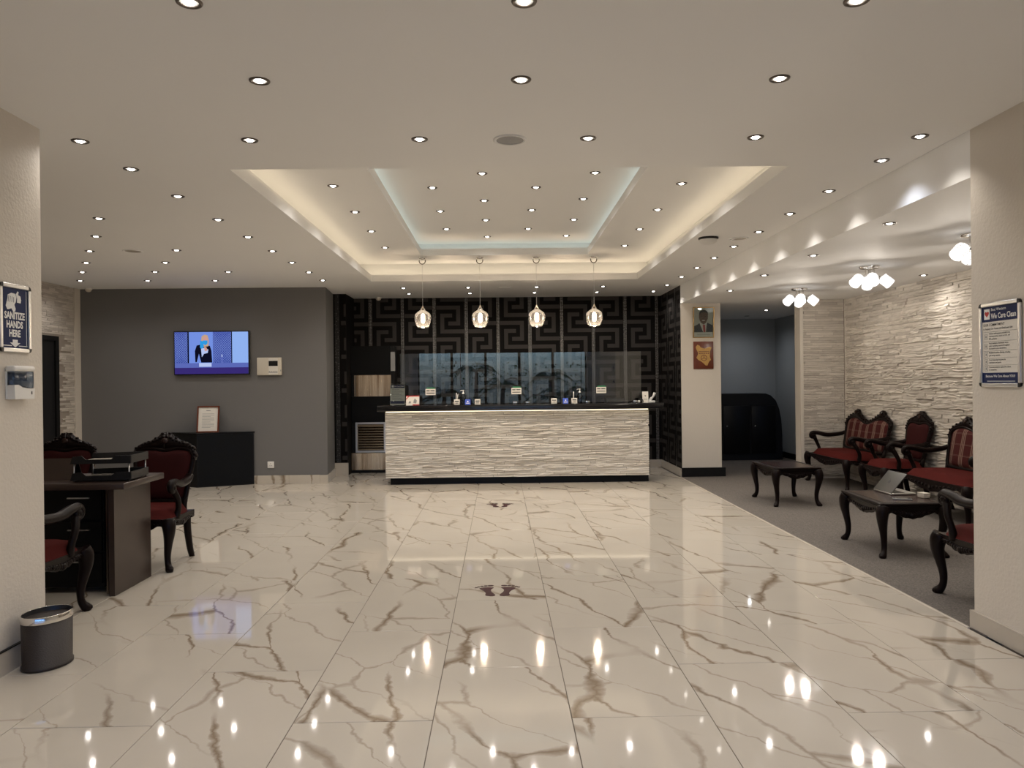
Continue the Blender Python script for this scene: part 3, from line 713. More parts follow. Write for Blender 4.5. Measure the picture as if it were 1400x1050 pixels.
G = 'downlights in the inner tray'; kz = (Z2-EYE)/(3.3-EYE)
for ci, (x_, Y_) in enumerate(((-.61, (7.20, 8.18, 9.13)), (-.13, (6.72, 7.72, 8.64, 9.63)), (.37, (7.21, 8.16, 9.15)), (.87, (6.72, 7.68, 8.65, 9.60)))):
    for i, y in enumerate(Y_): downlight(x_*kz, y*kz, Z2, 'downlight in the inner tray, %s column from left, %s nearest' % (ORD[ci], ORD[i]), G)
G = 'downlights in the lounge ceiling'
for x_, y, lb in ((2.93, 5.64, 'first from the right pillar'), (2.95, 7.07, 'second from the right pillar'), (2.95, 8.38, 'third from the right pillar'), (3.0, 9.79, 'fourth, nearest the portrait column')):
    downlight(x_, y, ZLOW, 'downlight in the low lounge ceiling under the beam, '+lb, G)
downlight(4.79, 8.49, ZLOW, 'downlight in the low lounge ceiling near the stone wall', G)
downlight(4.46, 12.60, ZLOW, 'downlight at the mouth of the dark passage', G)
t = thing('downlight', 'dim small downlight deep in the passage ceiling', 'downlight', (4.51, 13.74, ZLOW))
MB().lathe([(.03, .002), (.034, -.005), (.045, -.005), (.047, .002)], 20).build('trim_ring', M['bronze'], t); MB().lathe([(.03, -.001), (.001, -.003)], 16).build('lens', M['white_plastic'], t); light('beam', 'SPOT', W_DOWN*1.1, (.95, .97, 1), (0, 0, -.02), t, spot_size=R(160), spot_blend=1.0, shadow_soft_size=.03)
# speakers and discs
def disc(x_, y, r, label, dark=True):
    t = thing('ceiling_speaker', label, 'speaker', (x_, y, ZC), 0, 'round ceiling speakers')
    MB().lathe([(r*.80, .001), (r*.80, -.006), (r*.9, -.009), (r, -.006), (r*1.0, .001)], 32).build('rim', M['ceil'], t)
    MB().lathe([(r*.82, -.004), (r*.5, -.005), (.001, -.005)], 32).build('grille', M['grey_plastic'] if dark else M['skirt'], t)
disc(.08, 4.49, .10, 'round speaker with grey grille in ceiling before the tray')
disc(-3.85, 8.10, .10, 'round flat speaker in the ceiling above the desk area', False)
disc(2.44, 7.67, .10, 'round flat speaker in the ceiling beside the white beam', False)
t = thing('dome_detector', 'white dome fitting hanging from the ceiling near the beam', 'detector', (2.12, 7.62, ZC))
MB().lathe([(.10, .001), (.10, -.012), (.09, -.02)], 28).build('base', M['dark_plastic'], t); MB().lathe([(.09, -.018), (.082, -.045), (.05, -.062), (.001, -.066)], 28).build('dome', M['white_plastic'], t)
t = thing('air_slot', 'narrow ventilation slot in ceiling behind the pendant lamps', 'vent', (.10, 11.44, ZC))
h = MB(); h.box((-.10, -.03, -.006), (.10, -.02, .001)); h.box((-.10, .02, -.006), (.10, .03, .001)); h.box((-.10, -.02, -.006), (-.09, .02, .001)); h.box((.09, -.02, -.006), (.10, .02, .001)); h.build('frame', M['ceil'], t); MB().box((-.09, -.02, -.002), (.09, .02, .001)).build('slot', M['grey_plastic'], t)
def secam(x_, y, label):
    t = thing('security_camera', label, 'camera', (x_, y, ZC), 0, 'dome cameras at the ceiling edge')
    MB().lathe([(.05, .001), (.05, -.018), (.045, -.022)], 20).build('base', M['white_plastic'], t); MB().lathe([(.043, -.02), (.038, -.042), (.02, -.055), (.001, -.058)], 20).build('dome', M['cream_plastic'], t)
secam(-5.93, 11.12, 'white dome camera at the top left corner of grey wall'); secam(-1.98, 12.62, 'white dome camera at the top of the wallpapered wall')
# ---- pendant lamps
def pendant(x_, label):
    y = 10.30; t = thing('pendant_lamp', label, 'lamp', (x_, y, Z1), 0, 'glass pendants above the counter')
    MB().lathe([(.05, .0), (.05, -.012), (.044, -.022), (.001, -.026)], 22).build('canopy', M['chrome'], t)
    hk = MB(); hk.tube([(.042*math.cos(R(a)), 0, -.045+.042*math.sin(R(a))) for a in range(-200, 21, 20)], .006, 8); hk.build('hook_ring', M['bronze'], t)
    MB().tube([(0, 0, -.085), (0, 0, -.66)], .0028, 6).build('cable', M['alu'], t)
    zt = -.655
    MB().lathe([(.006, zt+.005), (.012, zt-.01), (.022, zt-.035), (.030, zt-.055)], 20).build('cap', M['steel'], t)
    prof = [(.022, -.03), (.035, -.058), (.070, -.080), (.100, -.105), (.113, -.14), (.114, -.175), (.106, -.215), (.090, -.255), (.074, -.285)]
    pr = []
    for i in range(len(prof)-1):
        for q in range(3):
            f = q/3; a, b = prof[i], prof[i+1]; pr.append((a[0]+(b[0]-a[0])*f+(.0012 if q == 1 else 0), zt+a[1]+(b[1]-a[1])*f))
    pr.append((prof[-1][0], zt+prof[-1][1]))
    MB().lathe(pr, 28).build('shade', M['smoked'], t)
    MB().lathe([(.0745, zt-.283), (.077, zt-.286), (.0745, zt-.290), (.072, zt-.286), (.0745, zt-.283)], 28).build('shade_rim', M['chrome'], t)
    MB().lathe([(.014, zt-.05), (.016, zt-.10), (.001, zt-.102)], 14).build('socket', M['alu'], t)
    MB().lathe([(.001, zt-.10), (.022, zt-.108), (.029, zt-.13), (.029, zt-.20), (.022, zt-.225), (.001, zt-.232)], 18).build('bulb', M['pendant_bulb'], t)
    light('bulb_light', 'POINT', W_PENDANT, (1, .82, .62), (0, 0, zt-.30), t, shadow_soft_size=.015)
for x_, w in ((-1.02, 'leftmost'), (-.245, 'second from left'), (.52, 'third from left'), (1.30, 'rightmost')):
    pendant(x_, 'smoked glass pendant lamp above counter, %s of four' % w)
# ---- crystal spot clusters in the lounge
def cluster(y, label):
    t = thing('spot_cluster', label, 'ceiling lamp', (3.83, y, ZLOW), 0, 'crystal spot clusters in the lounge')
    MB().lathe([(.098, .001), (.10, -.008), (.098, -.020), (.085, -.026), (.001, -.028)], 28).build('base', M['chrome'], t)
    for i, az in enumerate((200, 255, 350, 70)):
        c, s = math.cos(R(az)), math.sin(R(az)); tilt = R(50)
        pts = catmull([(.05*c, .05*s, -.02), (.05*c, .05*s, -.075), (.065*c, .065*s, -.10), (.10*c, .10*s, -.105), (.125*c, .125*s, -.115)], 4)
        MB().tube(pts, .006, 8).build('arm', M['chrome'], t)
        MH = Matrix.Translation((.115*c, .115*s, -.115)) @ Matrix.Rotation(R(az), 4, 'Z') @ Matrix.Rotation(math.pi-tilt, 4, 'Y')
        MB().lathe([(.016, -.012), (.018, .012), (.001, .014)], 14, 0, MH).build('lamp_holder', M['chrome'], t)
        sh = MB().lathe([(.018, .008), (.052, .014), (.056, .022), (.056, .118), (.050, .124)], 10, 0, MH, smooth=False).build('shade', M['head_glow'], t)
        wr = MB()
        for q in range(4): wr.lathe([(.0565, .025+q*.028), (.0585, .027+q*.028), (.0565, .029+q*.028)], 10, 0, MH)
        for q in range(5):
            a = R(72*q); wr.tube([(.0575*math.cos(a), .0575*math.sin(a), .02), (.0575*math.cos(a+.35), .0575*math.sin(a+.35), .12)], .0013, 4, 0, MH)
        wr.build('wire_wrap', M['chrome'], sh)
        d_ = MH.to_3x3() @ Vector((0, 0, 1)); lo_ = light('lamp_light', 'SPOT', W_SPOTHEAD, (1, .91, .80), MH @ Vector((0, 0, .14)), t, spot_size=R(170), spot_blend=1.0, shadow_soft_size=.03)
        lo_.rotation_euler = (-d_).to_track_quat('Z', 'Y').to_euler()
cluster(6.05, 'chrome cluster of lit crystal spots, half hidden by right pillar'); cluster(7.79, 'chrome cluster of lit crystal spots, middle of three in lounge'); cluster(9.62, 'chrome cluster of lit crystal spots, farthest in the lounge')
# ================================================================== carved furniture
def cabriole(mb, x_, y, dx, dy, top, k=1.0, kr=1.35):
    L = math.hypot(dx, dy); dx, dy = dx/L, dy/L
    st = [(1.0, .000, .034), (.90, .016, .037), (.75, .020, .031), (.55, .004, .023), (.35, -.012, .0185), (.2, -.012, .0165), (.11, .0, .018), (.05, .018, .022), (.0, .022, .017)]
    P = [(x_+dx*o*k, y+dy*o*k, top*z) for z, o, r in st]; Rr = [r*k*kr for z, o, r in st]
    PP = catmull([p+(r,) for p, r in zip(P, Rr)], 3)
    mb.tube([p[:3] for p in PP], [p[3] for p in PP], 10)
    mb.ball((x_+dx*.026*k, y+dy*.026*k, top*.895), (.030*k, .030*k, .040*k), segs=8, rings=5)       # carved knee
    mb.ball((x_+dx*.034*k, y+dy*.034*k, .018*k), (.022*k, .022*k, .018*k), segs=8, rings=5)          # scroll toe
    return mb
def rail(mb, L, z0, drop, th, Mx, bumps=True):
    """seat rail seen from its front: serpentine lower edge, carved shell in the middle"""
    h = L/2; n = 24; pts = []
    for i in range(n+1):
        u = -h+L*i/n; q = abs(u)/h
        d = drop*(.55+.45*math.cos(q*math.pi*2.0)) if q < 1 else drop
        d = .045+(drop-.045)*max(0, math.cos(q*math.pi*.5*1.25))**1.5+.012*(1 if q > .82 else 0)
        pts.append((u, z0-d-.004*math.cos(u*90)))
    pts += [(h, z0), (-h, z0)]
    mb.prism(pts, -th/2, th/2, 'y', 0, Mx)
    if bumps:
        for i in range(9):
            a = (i-4)/4; mb.ball((a*h*.42, -th/2-.003, z0-.045-.35*(drop-.045)*(1-abs(a))), (.017, .009, .020-.006*abs(a)), 0, Mx, 8, 5)
        mb.ball((0, -th/2-.006, z0-drop*.72), (.026, .012, .022), 0, Mx, 10, 6)
        for sx in (-1, 1):
            for i in range(4): mb.ball((sx*h*(.55+.11*i), -th/2-.002, z0-.035), (.018, .007, .009), 0, Mx, 8, 5)
SINGLE_IN = [(0, .055), (.12, .05), (.185, .065), (.205, .13), (.218, .24), (.236, .34), (.242, .42), (.222, .475), (.165, .497), (.10, .498), (.05, .488), (0, .482)]
SINGLE_CREST = [(.262, .40), (.268, .455), (.245, .485), (.248, .515), (.205, .53), (.18, .555), (.135, .56), (.10, .585), (.065, .600), (.045, .625), (0, .640)]
DOUBLE_IN = [(0, .055), (.25, .05), (.48, .055), (.555, .08), (.572, .18), (.585, .3), (.588, .40), (.555, .455), (.46, .487), (.36, .492), (.27, .478), (.18, .452), (.09, .426), (0, .415)]
DOUBLE_CREST = [(.612, .36), (.618, .44), (.59, .48), (.545, .50), (.50, .53), (.43, .555), (.39, .595), (.35, .615), (.31, .60), (.27, .56), (.20, .525), (.14, .495), (.07, .472), (0, .465)]
def armchair(name, label, group, double=False, plaid_back=False, straight_front=False):
    W, D, SH = (1.28, .60, .47) if double else (.60, .58, .47)
    t = thing(name, label, 'settee' if double else 'armchair', (0, 0, 0), 0, group)
    w = M['wood']; zr = .405; hx, fy, by = W/2, -D/2, D/2
    for sx in (-1, 1):
        cabriole(MB(), sx*(hx-.045), fy+.05, sx*1.0, -1.0, zr, 1.05).build('leg', w, t)
        x_ = sx*(hx-(.09 if not double else .06)); P = catmull([(x_, by-.06, zr), (x_, by-.05, .25), (x_+sx*.005, by-.015, .08), (x_+sx*.008, by+.02, 0)], 3)
        MB().tube(P, [.036-.013*i/(len(P)-1) for i in range(len(P))], 8).build('leg', w, t)
    rl = MB(); rail(rl, W-.06, zr+.005, .115, .04, Matrix.Translation((0, fy+.045, 0)))
    for sx in (-1, 1): rail(rl, D-.09, zr+.005, .085, .035, Matrix.Translation((sx*(hx-.05), 0, 0)) @ Matrix.Rotation(sx*R(90), 4, 'Z'))
    rl.box((-hx+.1, by-.075, zr-.06), (hx-.1, by-.045, zr+.005)); rl.build('seat_rail', w, t)
    n = 40; ol = []
    for i in range(n):
        a = 2*math.pi*i/n; c, s = math.cos(a), math.sin(a)
        u = (abs(c)**.42)*(1 if c > 0 else -1); v = (abs(s)**.42)*(1 if s > 0 else -1)
        tap = 1-.10*(v+1)/2*(0 if double else 1); ol.append((u*(hx-.022)*tap, v*(D/2-.045)+.0))
    MB().pad(ol, .085, 0, Matrix.Translation((0, 0, zr)), rings=7, back=.0, roundness=.42, axis='z').build('seat', M['red'], t)
    tilt = Matrix.Translation((0, by-.065, .43)) @ Matrix.Rotation(R(-11), 4, 'X')
    inn = mirror(catmull(DOUBLE_IN if double else SINGLE_IN, 3)); cr = DOUBLE_CREST if double else SINGLE_CREST
    MB().pad(inn, .045, 0, tilt, rings=6, back=.022, roundness=.45).build('backrest', M['plaid'] if plaid_back else M['red_back'], t)
    fr = MB(); loop = [(u, -.006, v) for u, v in inn]; loop.append(loop[0]); loop.append(loop[1])
    fr.tube(loop, .021, 8, 0, tilt, caps=False)
    for sx in (-1, 1):
        xx = (.19 if not double else .555); fr.tube([(sx*(xx+.0), .0, -.04), (sx*xx, 0, .03), (sx*(xx+.012), -.002, .12)], [.026, .024, .02], 8, 0, tilt)
    if double: fr.tube([(0, 0, .06), (0, .0, .0), (0, 0, -.03)], .02, 8, 0, tilt)
    bf = fr.build('back_frame', w, t)
    top_in = [p for p in catmull(DOUBLE_IN if double else SINGLE_IN, 3) if p[1] > .37 and (p[0] > .0 or p[1] > .3)]
    top_in = [p for p in top_in if p[1] > .36]
    outer = catmull(cr, 2)
    half = outer + list(reversed(top_in))                       # outer: side -> centre ; back along inner
    b2 = MB()
    # strip between inner and outer curves, both sides, extruded
    k = 24
    def resample(c, k):
        d = [0]
        for i in range(1, len(c)): d.append(d[-1]+math.hypot(c[i][0]-c[i-1][0], c[i][1]-c[i-1][1]))
        out = []
        for j in range(k+1):
            q = d[-1]*j/k; i = 1
            while i < len(d)-1 and d[i] < q: i += 1
            f = (q-d[i-1])/max(d[i]-d[i-1], 1e-9); out.append((c[i-1][0]+(c[i][0]-c[i-1][0])*f, c[i-1][1]+(c[i][1]-c[i-1][1])*f))
        return out
    A, B = resample(outer, k), resample(top_in, k)
    for sx in (1, -1):
        rings = [[(sx*B[j][0], -.020, B[j][1]), (sx*(A[j][0]*.5+B[j][0]*.5), -.030, A[j][1]*.5+B[j][1]*.5), (sx*A[j][0], -.012, A[j][1]), (sx*A[j][0], .018, A[j][1]), (sx*B[j][0], .02, B[j][1])] for j in range(k+1)]
        if sx < 0: rings = [list(reversed(r_)) for r_ in rings]
        b2.loft(rings, 0, True, True, tilt)
        for j in range(1, k, 2):
            b2.ball((sx*(A[j][0]*.75+B[j][0]*.25), -.026, A[j][1]*.75+B[j][1]*.25), (.014, .010, .012), 0, tilt, 7, 4)
        for j in range(2, k-1, 4):
            b2.ball((sx*A[j][0], -.004, A[j][1]-.002), (.018, .016, .011), 0, tilt, 7, 4)
    crest = b2.build('crest', w, t)
    for cx in ((-.35, .35) if double else (0,)):
        cz = .560 if double else .562
        MB().ball((cx, -.030, cz), (.030, .014, .026), 0, tilt, 14, 8).build('cartouche', M['wood_top'], crest)
    # arms with scrolls
    for sx in (-1, 1):
        xa = (.222 if not double else .60); xf = hx-.05
        yb_ = by-.02
        core = [(sx*xa, yb_, .695), (sx*(xa+.012), yb_-.07, .668), (sx*(xf), .02, .655), (sx*(xf+.01), fy+.20, .680), (sx*(xf+.012), fy+.12, .692)]
        cx, cy, cz = sx*(xf+.012), fy+.115, .648; sp = []
        for i in range(15):
            a = R(95+i*33); rr = .044-.0023*i; sp.append((cx+sx*.0008*i, cy+rr*math.cos(a)*-1 if False else cy+rr*math.cos(a), cz+rr*math.sin(a)))
        P = catmull(core, 4)+sp
        rad = [.025+.006*math.sin(math.pi*i/16) for i in range(17)]+[.0235-.0009*i for i in range(15)]
        am = MB().tube(P, rad[:len(P)], 8, flat=1.25, upv=(0, 0, 1)); am.ball((cx, cy, cz), (.034, .026, .026), segs=10, rings=6)
        arm = am.build('arm', w, t)
        pp = catmull([(sx*(hx-.045), fy+.20, zr-.01), (sx*(hx-.028), fy+.205, .47), (sx*(hx-.02), fy+.175, .55), (sx*(xf+.01), fy+.135, .625)], 4)
        MB().tube(pp, [.030-.007*math.sin(math.pi*i/(len(pp)-1)) for i in range(len(pp))], 8).build('arm_post', w, t)
    return t
def put(o, x_, y, rz): o.location = (x_, y, 0); o.rotation_euler = (0, 0, R(rz)); return o
GA = 'carved red armchairs'
c1 = put(armchair('armchair', 'carved red armchair fully visible at the right end of the desk', GA), -2.86, 6.24, 0)
def again(src, label, x_, y, rz):
    c = copy_tree(src); c['label'] = label; return put(c, x_, y, rz)
again(c1, 'carved armchair behind the desk, mostly hidden by the stacked trays', -3.75, 6.36, 4)
again(c1, 'red carved armchair cut off by the left pillar, before the desk', -2.97, 4.74, 180)
again(c1, 'red carved armchair cut off by the right pillar, before the lounge table', 3.21, 4.82, 180)
again(c1, 'plain red armchair against the stone wall between two plaid settees', 4.68, 8.95, -90)
s1 = put(armchair('settee', 'two-seat carved settee with plaid back in the stone corner', 'plaid carved settees', True, True), 4.66, 10.19, -90)
again(s1, 'two-seat carved settee with plaid back partly behind the right pillar', 4.66, 7.70, -90)
# ---- occasional tables
def occ_table(label):
    t = thing('carved_table', label, 'table', (0, 0, 0), 0, 'carved lounge tables'); H = .445; wx, wy = .27, .385
    tp = MB(); tp.bbox((-wx, -wy, H-.020), (wx, wy, H), .007); tp.bbox((-wx+.012, -wy+.012, H-.036), (wx-.012, wy-.012, H-.019), .006); top = tp.build('table_top', M['wood'], t)
    MB().box((-wx+.05, -wy+.05, H-.001), (wx-.05, wy-.05, H+.0015)).build('inset', M['wood_top'], top)
    ap = MB()
    for sx in (-1, 1):
        rail(ap, wx*2-.08, H-.034, .095, .022, Matrix.Translation((0, sx*(wy-.04), 0)) @ Matrix.Rotation(0 if sx < 0 else math.pi, 4, 'Z'))
        rail(ap, wy*2-.08, H-.034, .095, .022, Matrix.Translation((sx*(wx-.04), 0, 0)) @ Matrix.Rotation(sx*R(90), 4, 'Z'))
    ap.build('apron', M['wood'], t)
    for sx in (-1, 1):
        for sy in (-1, 1): cabriole(MB(), sx*(wx-.035), sy*(wy-.035), sx, sy, H-.03, 1.0).build('leg', M['wood'], t)
    return t
ta = put(occ_table('low carved table alone on the carpet near the portrait column'), 3.385, 8.97, 0)
tb = copy_tree(ta); tb['label'] = 'low carved table with the open laptop on it'; put(tb, 3.335, 6.43, -2)
TT = .447
t = thing('laptop', 'open grey laptop seen from behind its lid on the carved table', 'laptop', (3.465, 6.63, TT), R(90))
MB().bbox((-.155, -.11, 0), (.155, .11, .016), .005).build('base', M['alu'], t)
MB().box((-.135, -.02, .0161), (.135, .085, .0175)).build('keyboard', M['dark_plastic'], t)
ML = Matrix.Translation((0, .108, .014)) @ Matrix.Rotation(R(40), 4, 'X')
M['lid'] = mat('laptop_lid', (.055, .053, .048), .4, metal=.2)
lid = MB().bbox((-.155, -.004, .0), (.155, .004, .215), .0035, 0, ML).build('lid', M['lid'], t)
MB().box((-.148, -.0052, .012), (.148, -.0042, .205), 0, ML).build('screen', M['dark_plastic'], lid)
lg = MB(); lg.prism([(.017*math.cos(R(a)), .105+.017*math.sin(R(a))) for a in range(0, 360, 24)], .0042, .005, 'y', 0, ML); lg.prism([(.0, .125), (.012, .136), (.014, .127)], .0042, .005, 'y', 0, ML); lg.build('emblem', M['ink'], lid)
t = thing('mobile_phone', 'flat grey phone lying in front of the laptop', 'phone', (3.33, 6.25, TT), R(70)); MB().bbox((-.036, -.072, 0), (.036, .072, .009), .003).build('case', M['grey_plastic'], t); MB().box((-.032, -.066, .009), (.032, .066, .0096)).build('display', M['glass'], t)
t = thing('small_box', 'small pale box on the carved table right of the laptop', 'box', (3.55, 6.32, TT), R(10)); MB().bbox((-.03, -.04, 0), (.03, .04, .038), .004).build('carton', M['skirt'], t); MB().box((-.031, -.041, .034), (.031, .041, .042)).build('lid', M['cream_plastic'], t)

# ---- desk by the left pillar
dk = thing('desk', 'dark wenge office desk with drawers behind the left pillar', 'desk', (0, 0, 0)); DZ = .79
tp = MB(); tp.bbox((-4.25, 5.27, DZ-.045), (-2.585, 5.90, DZ), .006); tp.build('desk_top', M['desk'], dk)
MB().box((-2.72, 5.32, 0), (-2.68, 5.87, DZ-.045)).build('end_panel', M['desk'], dk); MB().box((-2.735, 5.315, .02), (-2.722, 5.33, DZ-.05)).build('edge_strip', M['bronze'], dk)
MB().box((-4.2, 5.32, 0), (-4.16, 5.87, DZ-.045)).build('end_panel', M['desk'], dk)
MB().box((-4.16, 5.80, .15), (-2.72, 5.83, DZ-.045)).build('back_panel', M['black_matt'], dk)
pd = MB().box((-3.45, 5.42, .04), (-2.80, 5.80, DZ-.05)).build('pedestal', M['black_matt'], dk)
for q in range(3):
    z = .07+q*.225; dr = MB().box((-3.44, 5.40, z), (-2.81, 5.42, z+.21)).build('drawer', M['black_gloss'], dk)
    MB().box((-3.04, 5.384, z+.15), (-2.89, 5.40, z+.158)).build('handle', M['alu'], dr)
# stacked letter trays
t = thing('letter_tray', 'two-tier black letter tray with papers on the desk corner', 'letter tray', (-2.80, 5.52, DZ), R(4))
for q in range(2):
    z = .012+q*.115; b = MB()
    b.box((-.205, -.155, z), (.20, .155, z+.004)); b.prism([(-.205, z), (.20, z), (.20, z+.055), (.10, z+.055), (.07, z+.03), (-.10, z+.03), (-.13, z+.058), (-.19, z+.05)], -.160, -.154, 'y'); b.prism([(-.205, z), (.20, z), (.20, z+.055), (.10, z+.055), (-.19, z+.05)], .154, .160, 'y'); b.box((.196, -.155, z), (.203, .155, z+.055))
    tr = b.build('tray', M['dark_plastic'], t); MB().box((-.17, -.13, z+.005), (.18, .13, z+.014)).build('paper_stack', M['skirt'], tr)
for sx in (-1, 1):
    for sy in (-1, 1): MB().tube([(sx*.185, sy*.145, 0), (sx*.185, sy*.145, .128)], .005, 6).build('riser', M['alu'], t)
t = thing('tablet', 'dark tablet propped on its folded cover at the desk', 'tablet', (-3.205, 5.56, DZ), R(3))
MB().prism([(-.085, .0), (-.078, .0), (-.018, .150), (-.026, .152)], -.19, .15, 'x').build('tablet_body', M['desk'], t); MB().prism([(-.02, .142), (.06, .0), (.066, .0), (-.014, .148)], -.19, .15, 'x').build('cover', M['black_matt'], t)
# ---- waste bin
t = thing('waste_bin', 'oval dark brown waste bin with steel rim by the left pillar', 'bin', (-2.385, 4.03, 0), R(-15))
M['bin'] = mat('brown_leatherette', (.015, .009, .0075), .5, bump=.25, bscale=160)
def oval(prof, segs=36): return [[(r*1.0*math.cos(2*math.pi*k/segs), r*1.22*math.sin(2*math.pi*k/segs), z) for k in range(segs)] for r, z in prof]
MB().loft(oval([(.092, 0), (.108, .004), (.108, .018), (.103, .02), (.106, .255)]), 0, True).build('body', M['bin'], t)
MB().loft(oval([(.1075, .243), (.1085, .246), (.1085, .277), (.106, .280), (.102, .278), (.102, .25)]), 0, False).build('rim', M['chrome'], t)
MB().loft(oval([(.101, .279), (.099, .262), (.085, .2), (.06, .12), (.01, .10)]), 0, False).build('bag', M['fabric_black'], t)
# ---- black console with certificate
t = thing('console_cabinet', 'angular black console cabinet against the grey wall', 'cabinet', (0, 0, 0))
ph = .775
MB().prism([(-4.32, 10.92), (-3.61, YGREY-.03), (-3.61, YGREY-.02), (-4.86, YGREY-.02)], 0, ph-.02).build('carcass', M['black_matt'], t)
MB().prism([(-4.325, 10.905), (-3.595, YGREY-.035), (-3.595, YGREY-.018), (-4.885, YGREY-.018)], ph-.02, ph).build('cabinet_top', M['black_gloss'], t)
dirv = Vector((.71, .30)).normalized(); nv = Vector((dirv.y, -dirv.x))
MD = Matrix(((dirv.x, -nv.x, 0, -4.32), (dirv.y, -nv.y, 0, 10.92), (0, 0, 1, 0), (0, 0, 0, 1)))
MB().box((.015, -.006, .02), (.755, .0, ph-.03), 0, MD).build('door', M['black_gloss'], t)
t = thing('certificate', 'framed certificate leaning on the black console', 'picture frame', (-4.23, 11.10, ph), R(4)); t.rotation_euler = (R(-9), 0, R(4))
b = MB(); w2, hh = .155, .385
for lo, hi in (((-w2, -.02, 0), (-w2+.018, .006, hh)), ((w2-.018, -.02, 0), (w2, .006, hh)), ((-w2+.018, -.02, 0), (w2-.018, .006, .018)), ((-w2+.018, -.02, hh-.018), (w2-.018, .006, hh))): b.box(lo, hi)
b.build('frame', M['plaque_wood'], t); MB().box((-w2+.018, -.006, .018), (w2-.018, .004, hh-.018)).build('sheet', M['paper'], t)
b = MB(); b.box((-.03, -.0068, hh-.07), (.03, -.006, hh-.06))
for q in range(11): b.box((-.085, -.0068, .07+q*.02), (.085-.05*(q % 4 == 0), -.006, .0745+q*.02))
b.build('print', M['grey_plastic'], t)
# ---- black cabinet in the passage
t = thing('passage_cabinet', 'black lacquered cabinet with rounded shoulder in the dark passage', 'cabinet', (0, 0, 0))
prof = [(3.55, 0), (5.09, 0), (5.09, .45), (5.075, .72), (5.04, .92), (4.98, 1.07), (4.89, 1.165), (4.80, 1.20), (3.55, 1.20)]
MB().prism(prof, 13.62, 14.3, 'y').build('carcass', M['black_matt'], t)
for x0_, x1_ in ((4.02, 4.50), (4.53, 4.97)):
    dd = MB().bbox((x0_, 13.60, .12), (x1_, 13.63, .98), .004).build('door', M['black_gloss'], t); MB().ball((x0_+.06, 13.585, .62), .016, segs=10, rings=6).build('knob', M['chrome'], dd)
MB().box((3.6, 13.64, 0), (5.07, 13.66, .08)).build('plinth', M['black_gloss'], t)
# ================================================================== wall-mounted things
# ---- television
t = thing('television', 'wall-mounted television showing a masked woman before a lattice', 'television', (-4.196, YGREY-.05, 1.932))
W2, H2 = .548, .322
MB().bbox((-W2, -.012, -H2), (W2, .03, H2), .006).build('bezel', M['dark_plastic'], t)
MB().box((-.2, .03, -.15), (.2, .045, .15)).build('wall_bracket', M['black_matt'], t)
def em(n, c, s=.75): return emis('screen_'+n, srgb(*c), s)
TVM = [em('wall', (120, 150, 235)), em('lattice_dark', (62, 78, 165)), em('lattice_line', (150, 175, 240)), em('dark', (14, 14, 34)), em('pale', (150, 185, 250)), em('desk_top', (95, 110, 190)), em('desk_front', (58, 45, 120)), em('skin', (215, 160, 150)), em('mask', (50, 160, 235)), em('hair', (205, 170, 140)), em('glare', (190, 205, 250))]
SW_, SH_ = W2-.014, H2-.016
sc_ = MB()
def sx_(u): return -SW_+2*SW_*u
def sz_(v): return SH_-2*SH_*v
def srect(u0, u1, v0, v1, mi, lay): sc_.add([(sx_(u0), -.0125-lay*.0003, sz_(v1)), (sx_(u1), -.0125-lay*.0003, sz_(v1)), (sx_(u1), -.0125-lay*.0003, sz_(v0)), (sx_(u0), -.0125-lay*.0003, sz_(v0))], [(0, 1, 2, 3)], mi)
def spoly(pts, mi, lay): sc_.add([(sx_(u), -.0125-lay*.0003, sz_(v)) for u, v in pts], [tuple(range(len(pts)))], mi)
srect(0, 1, 0, 1, 0, 0); srect(.78, 1, 0, .78, 4, 1)
for u0, u1 in ((0, .18), (.52, .775)):
    srect(u0, u1, 0, .74, 1, 1)
    n = round((u1-u0)/.032)
    for i in range(-14, n+14):
        for sgn in (1, -1):
            a = u0+i*.032; b = a+sgn*.41; v0, v1 = 0.0, .74
            pts = []
            for e in range(2):
                pass
            # clip the slanted line to the panel
            def at(u): return (u-a)/(b-a)*.74
            lo, hi = max(min(a, b), u0), min(max(a, b), u1)
            if hi-lo < .004: continue
            va, vb = at(lo), at(hi); w_ = .0035
            spoly([(lo, max(va-w_, 0)), (lo, min(va+w_, .74)), (hi, min(vb+w_, .74)), (hi, max(vb-w_, 0))], 2, 2)
srect(.175, .195, 0, .74, 3, 3); srect(.77, .782, 0, .74, 3, 3)
srect(0, 1, .74, .86, 5, 3); srect(0, 1, .85, 1, 6, 4); srect(.33, .50, .74, .83, 10, 4)
spoly([(.28, .72), (.275, .45), (.30, .32), (.35, .30), (.48, .33), (.50, .45), (.51, .73), (.36, .73), (.33, .52), (.30, .72)], 3, 5)
spoly([(.37, .10), (.41, .06), (.45, .08), (.465, .18), (.46, .34), (.38, .36), (.36, .22)], 9, 6)
spoly([(.395, .12), (.43, .11), (.45, .18), (.445, .28), (.415, .30), (.39, .24)], 7, 7)
spoly([(.385, .20), (.45, .20), (.448, .28), (.415, .32), (.385, .27)], 8, 8)
spoly([(.35, .20), (.385, .22), (.40, .34), (.37, .44), (.345, .36)], 8, 7)
spoly([(.36, .40), (.40, .38), (.46, .42), (.45, .50), (.40, .52), (.37, .60)], 10, 8); spoly([(.40, .36), (.43, .36), (.45, .44), (.41, .46)], 7, 9)
srect(.63, .655, .60, .74, 5, 5); srect(.636, .649, .54, .60, 10, 5)
sc_.build('screen', TVM, t)
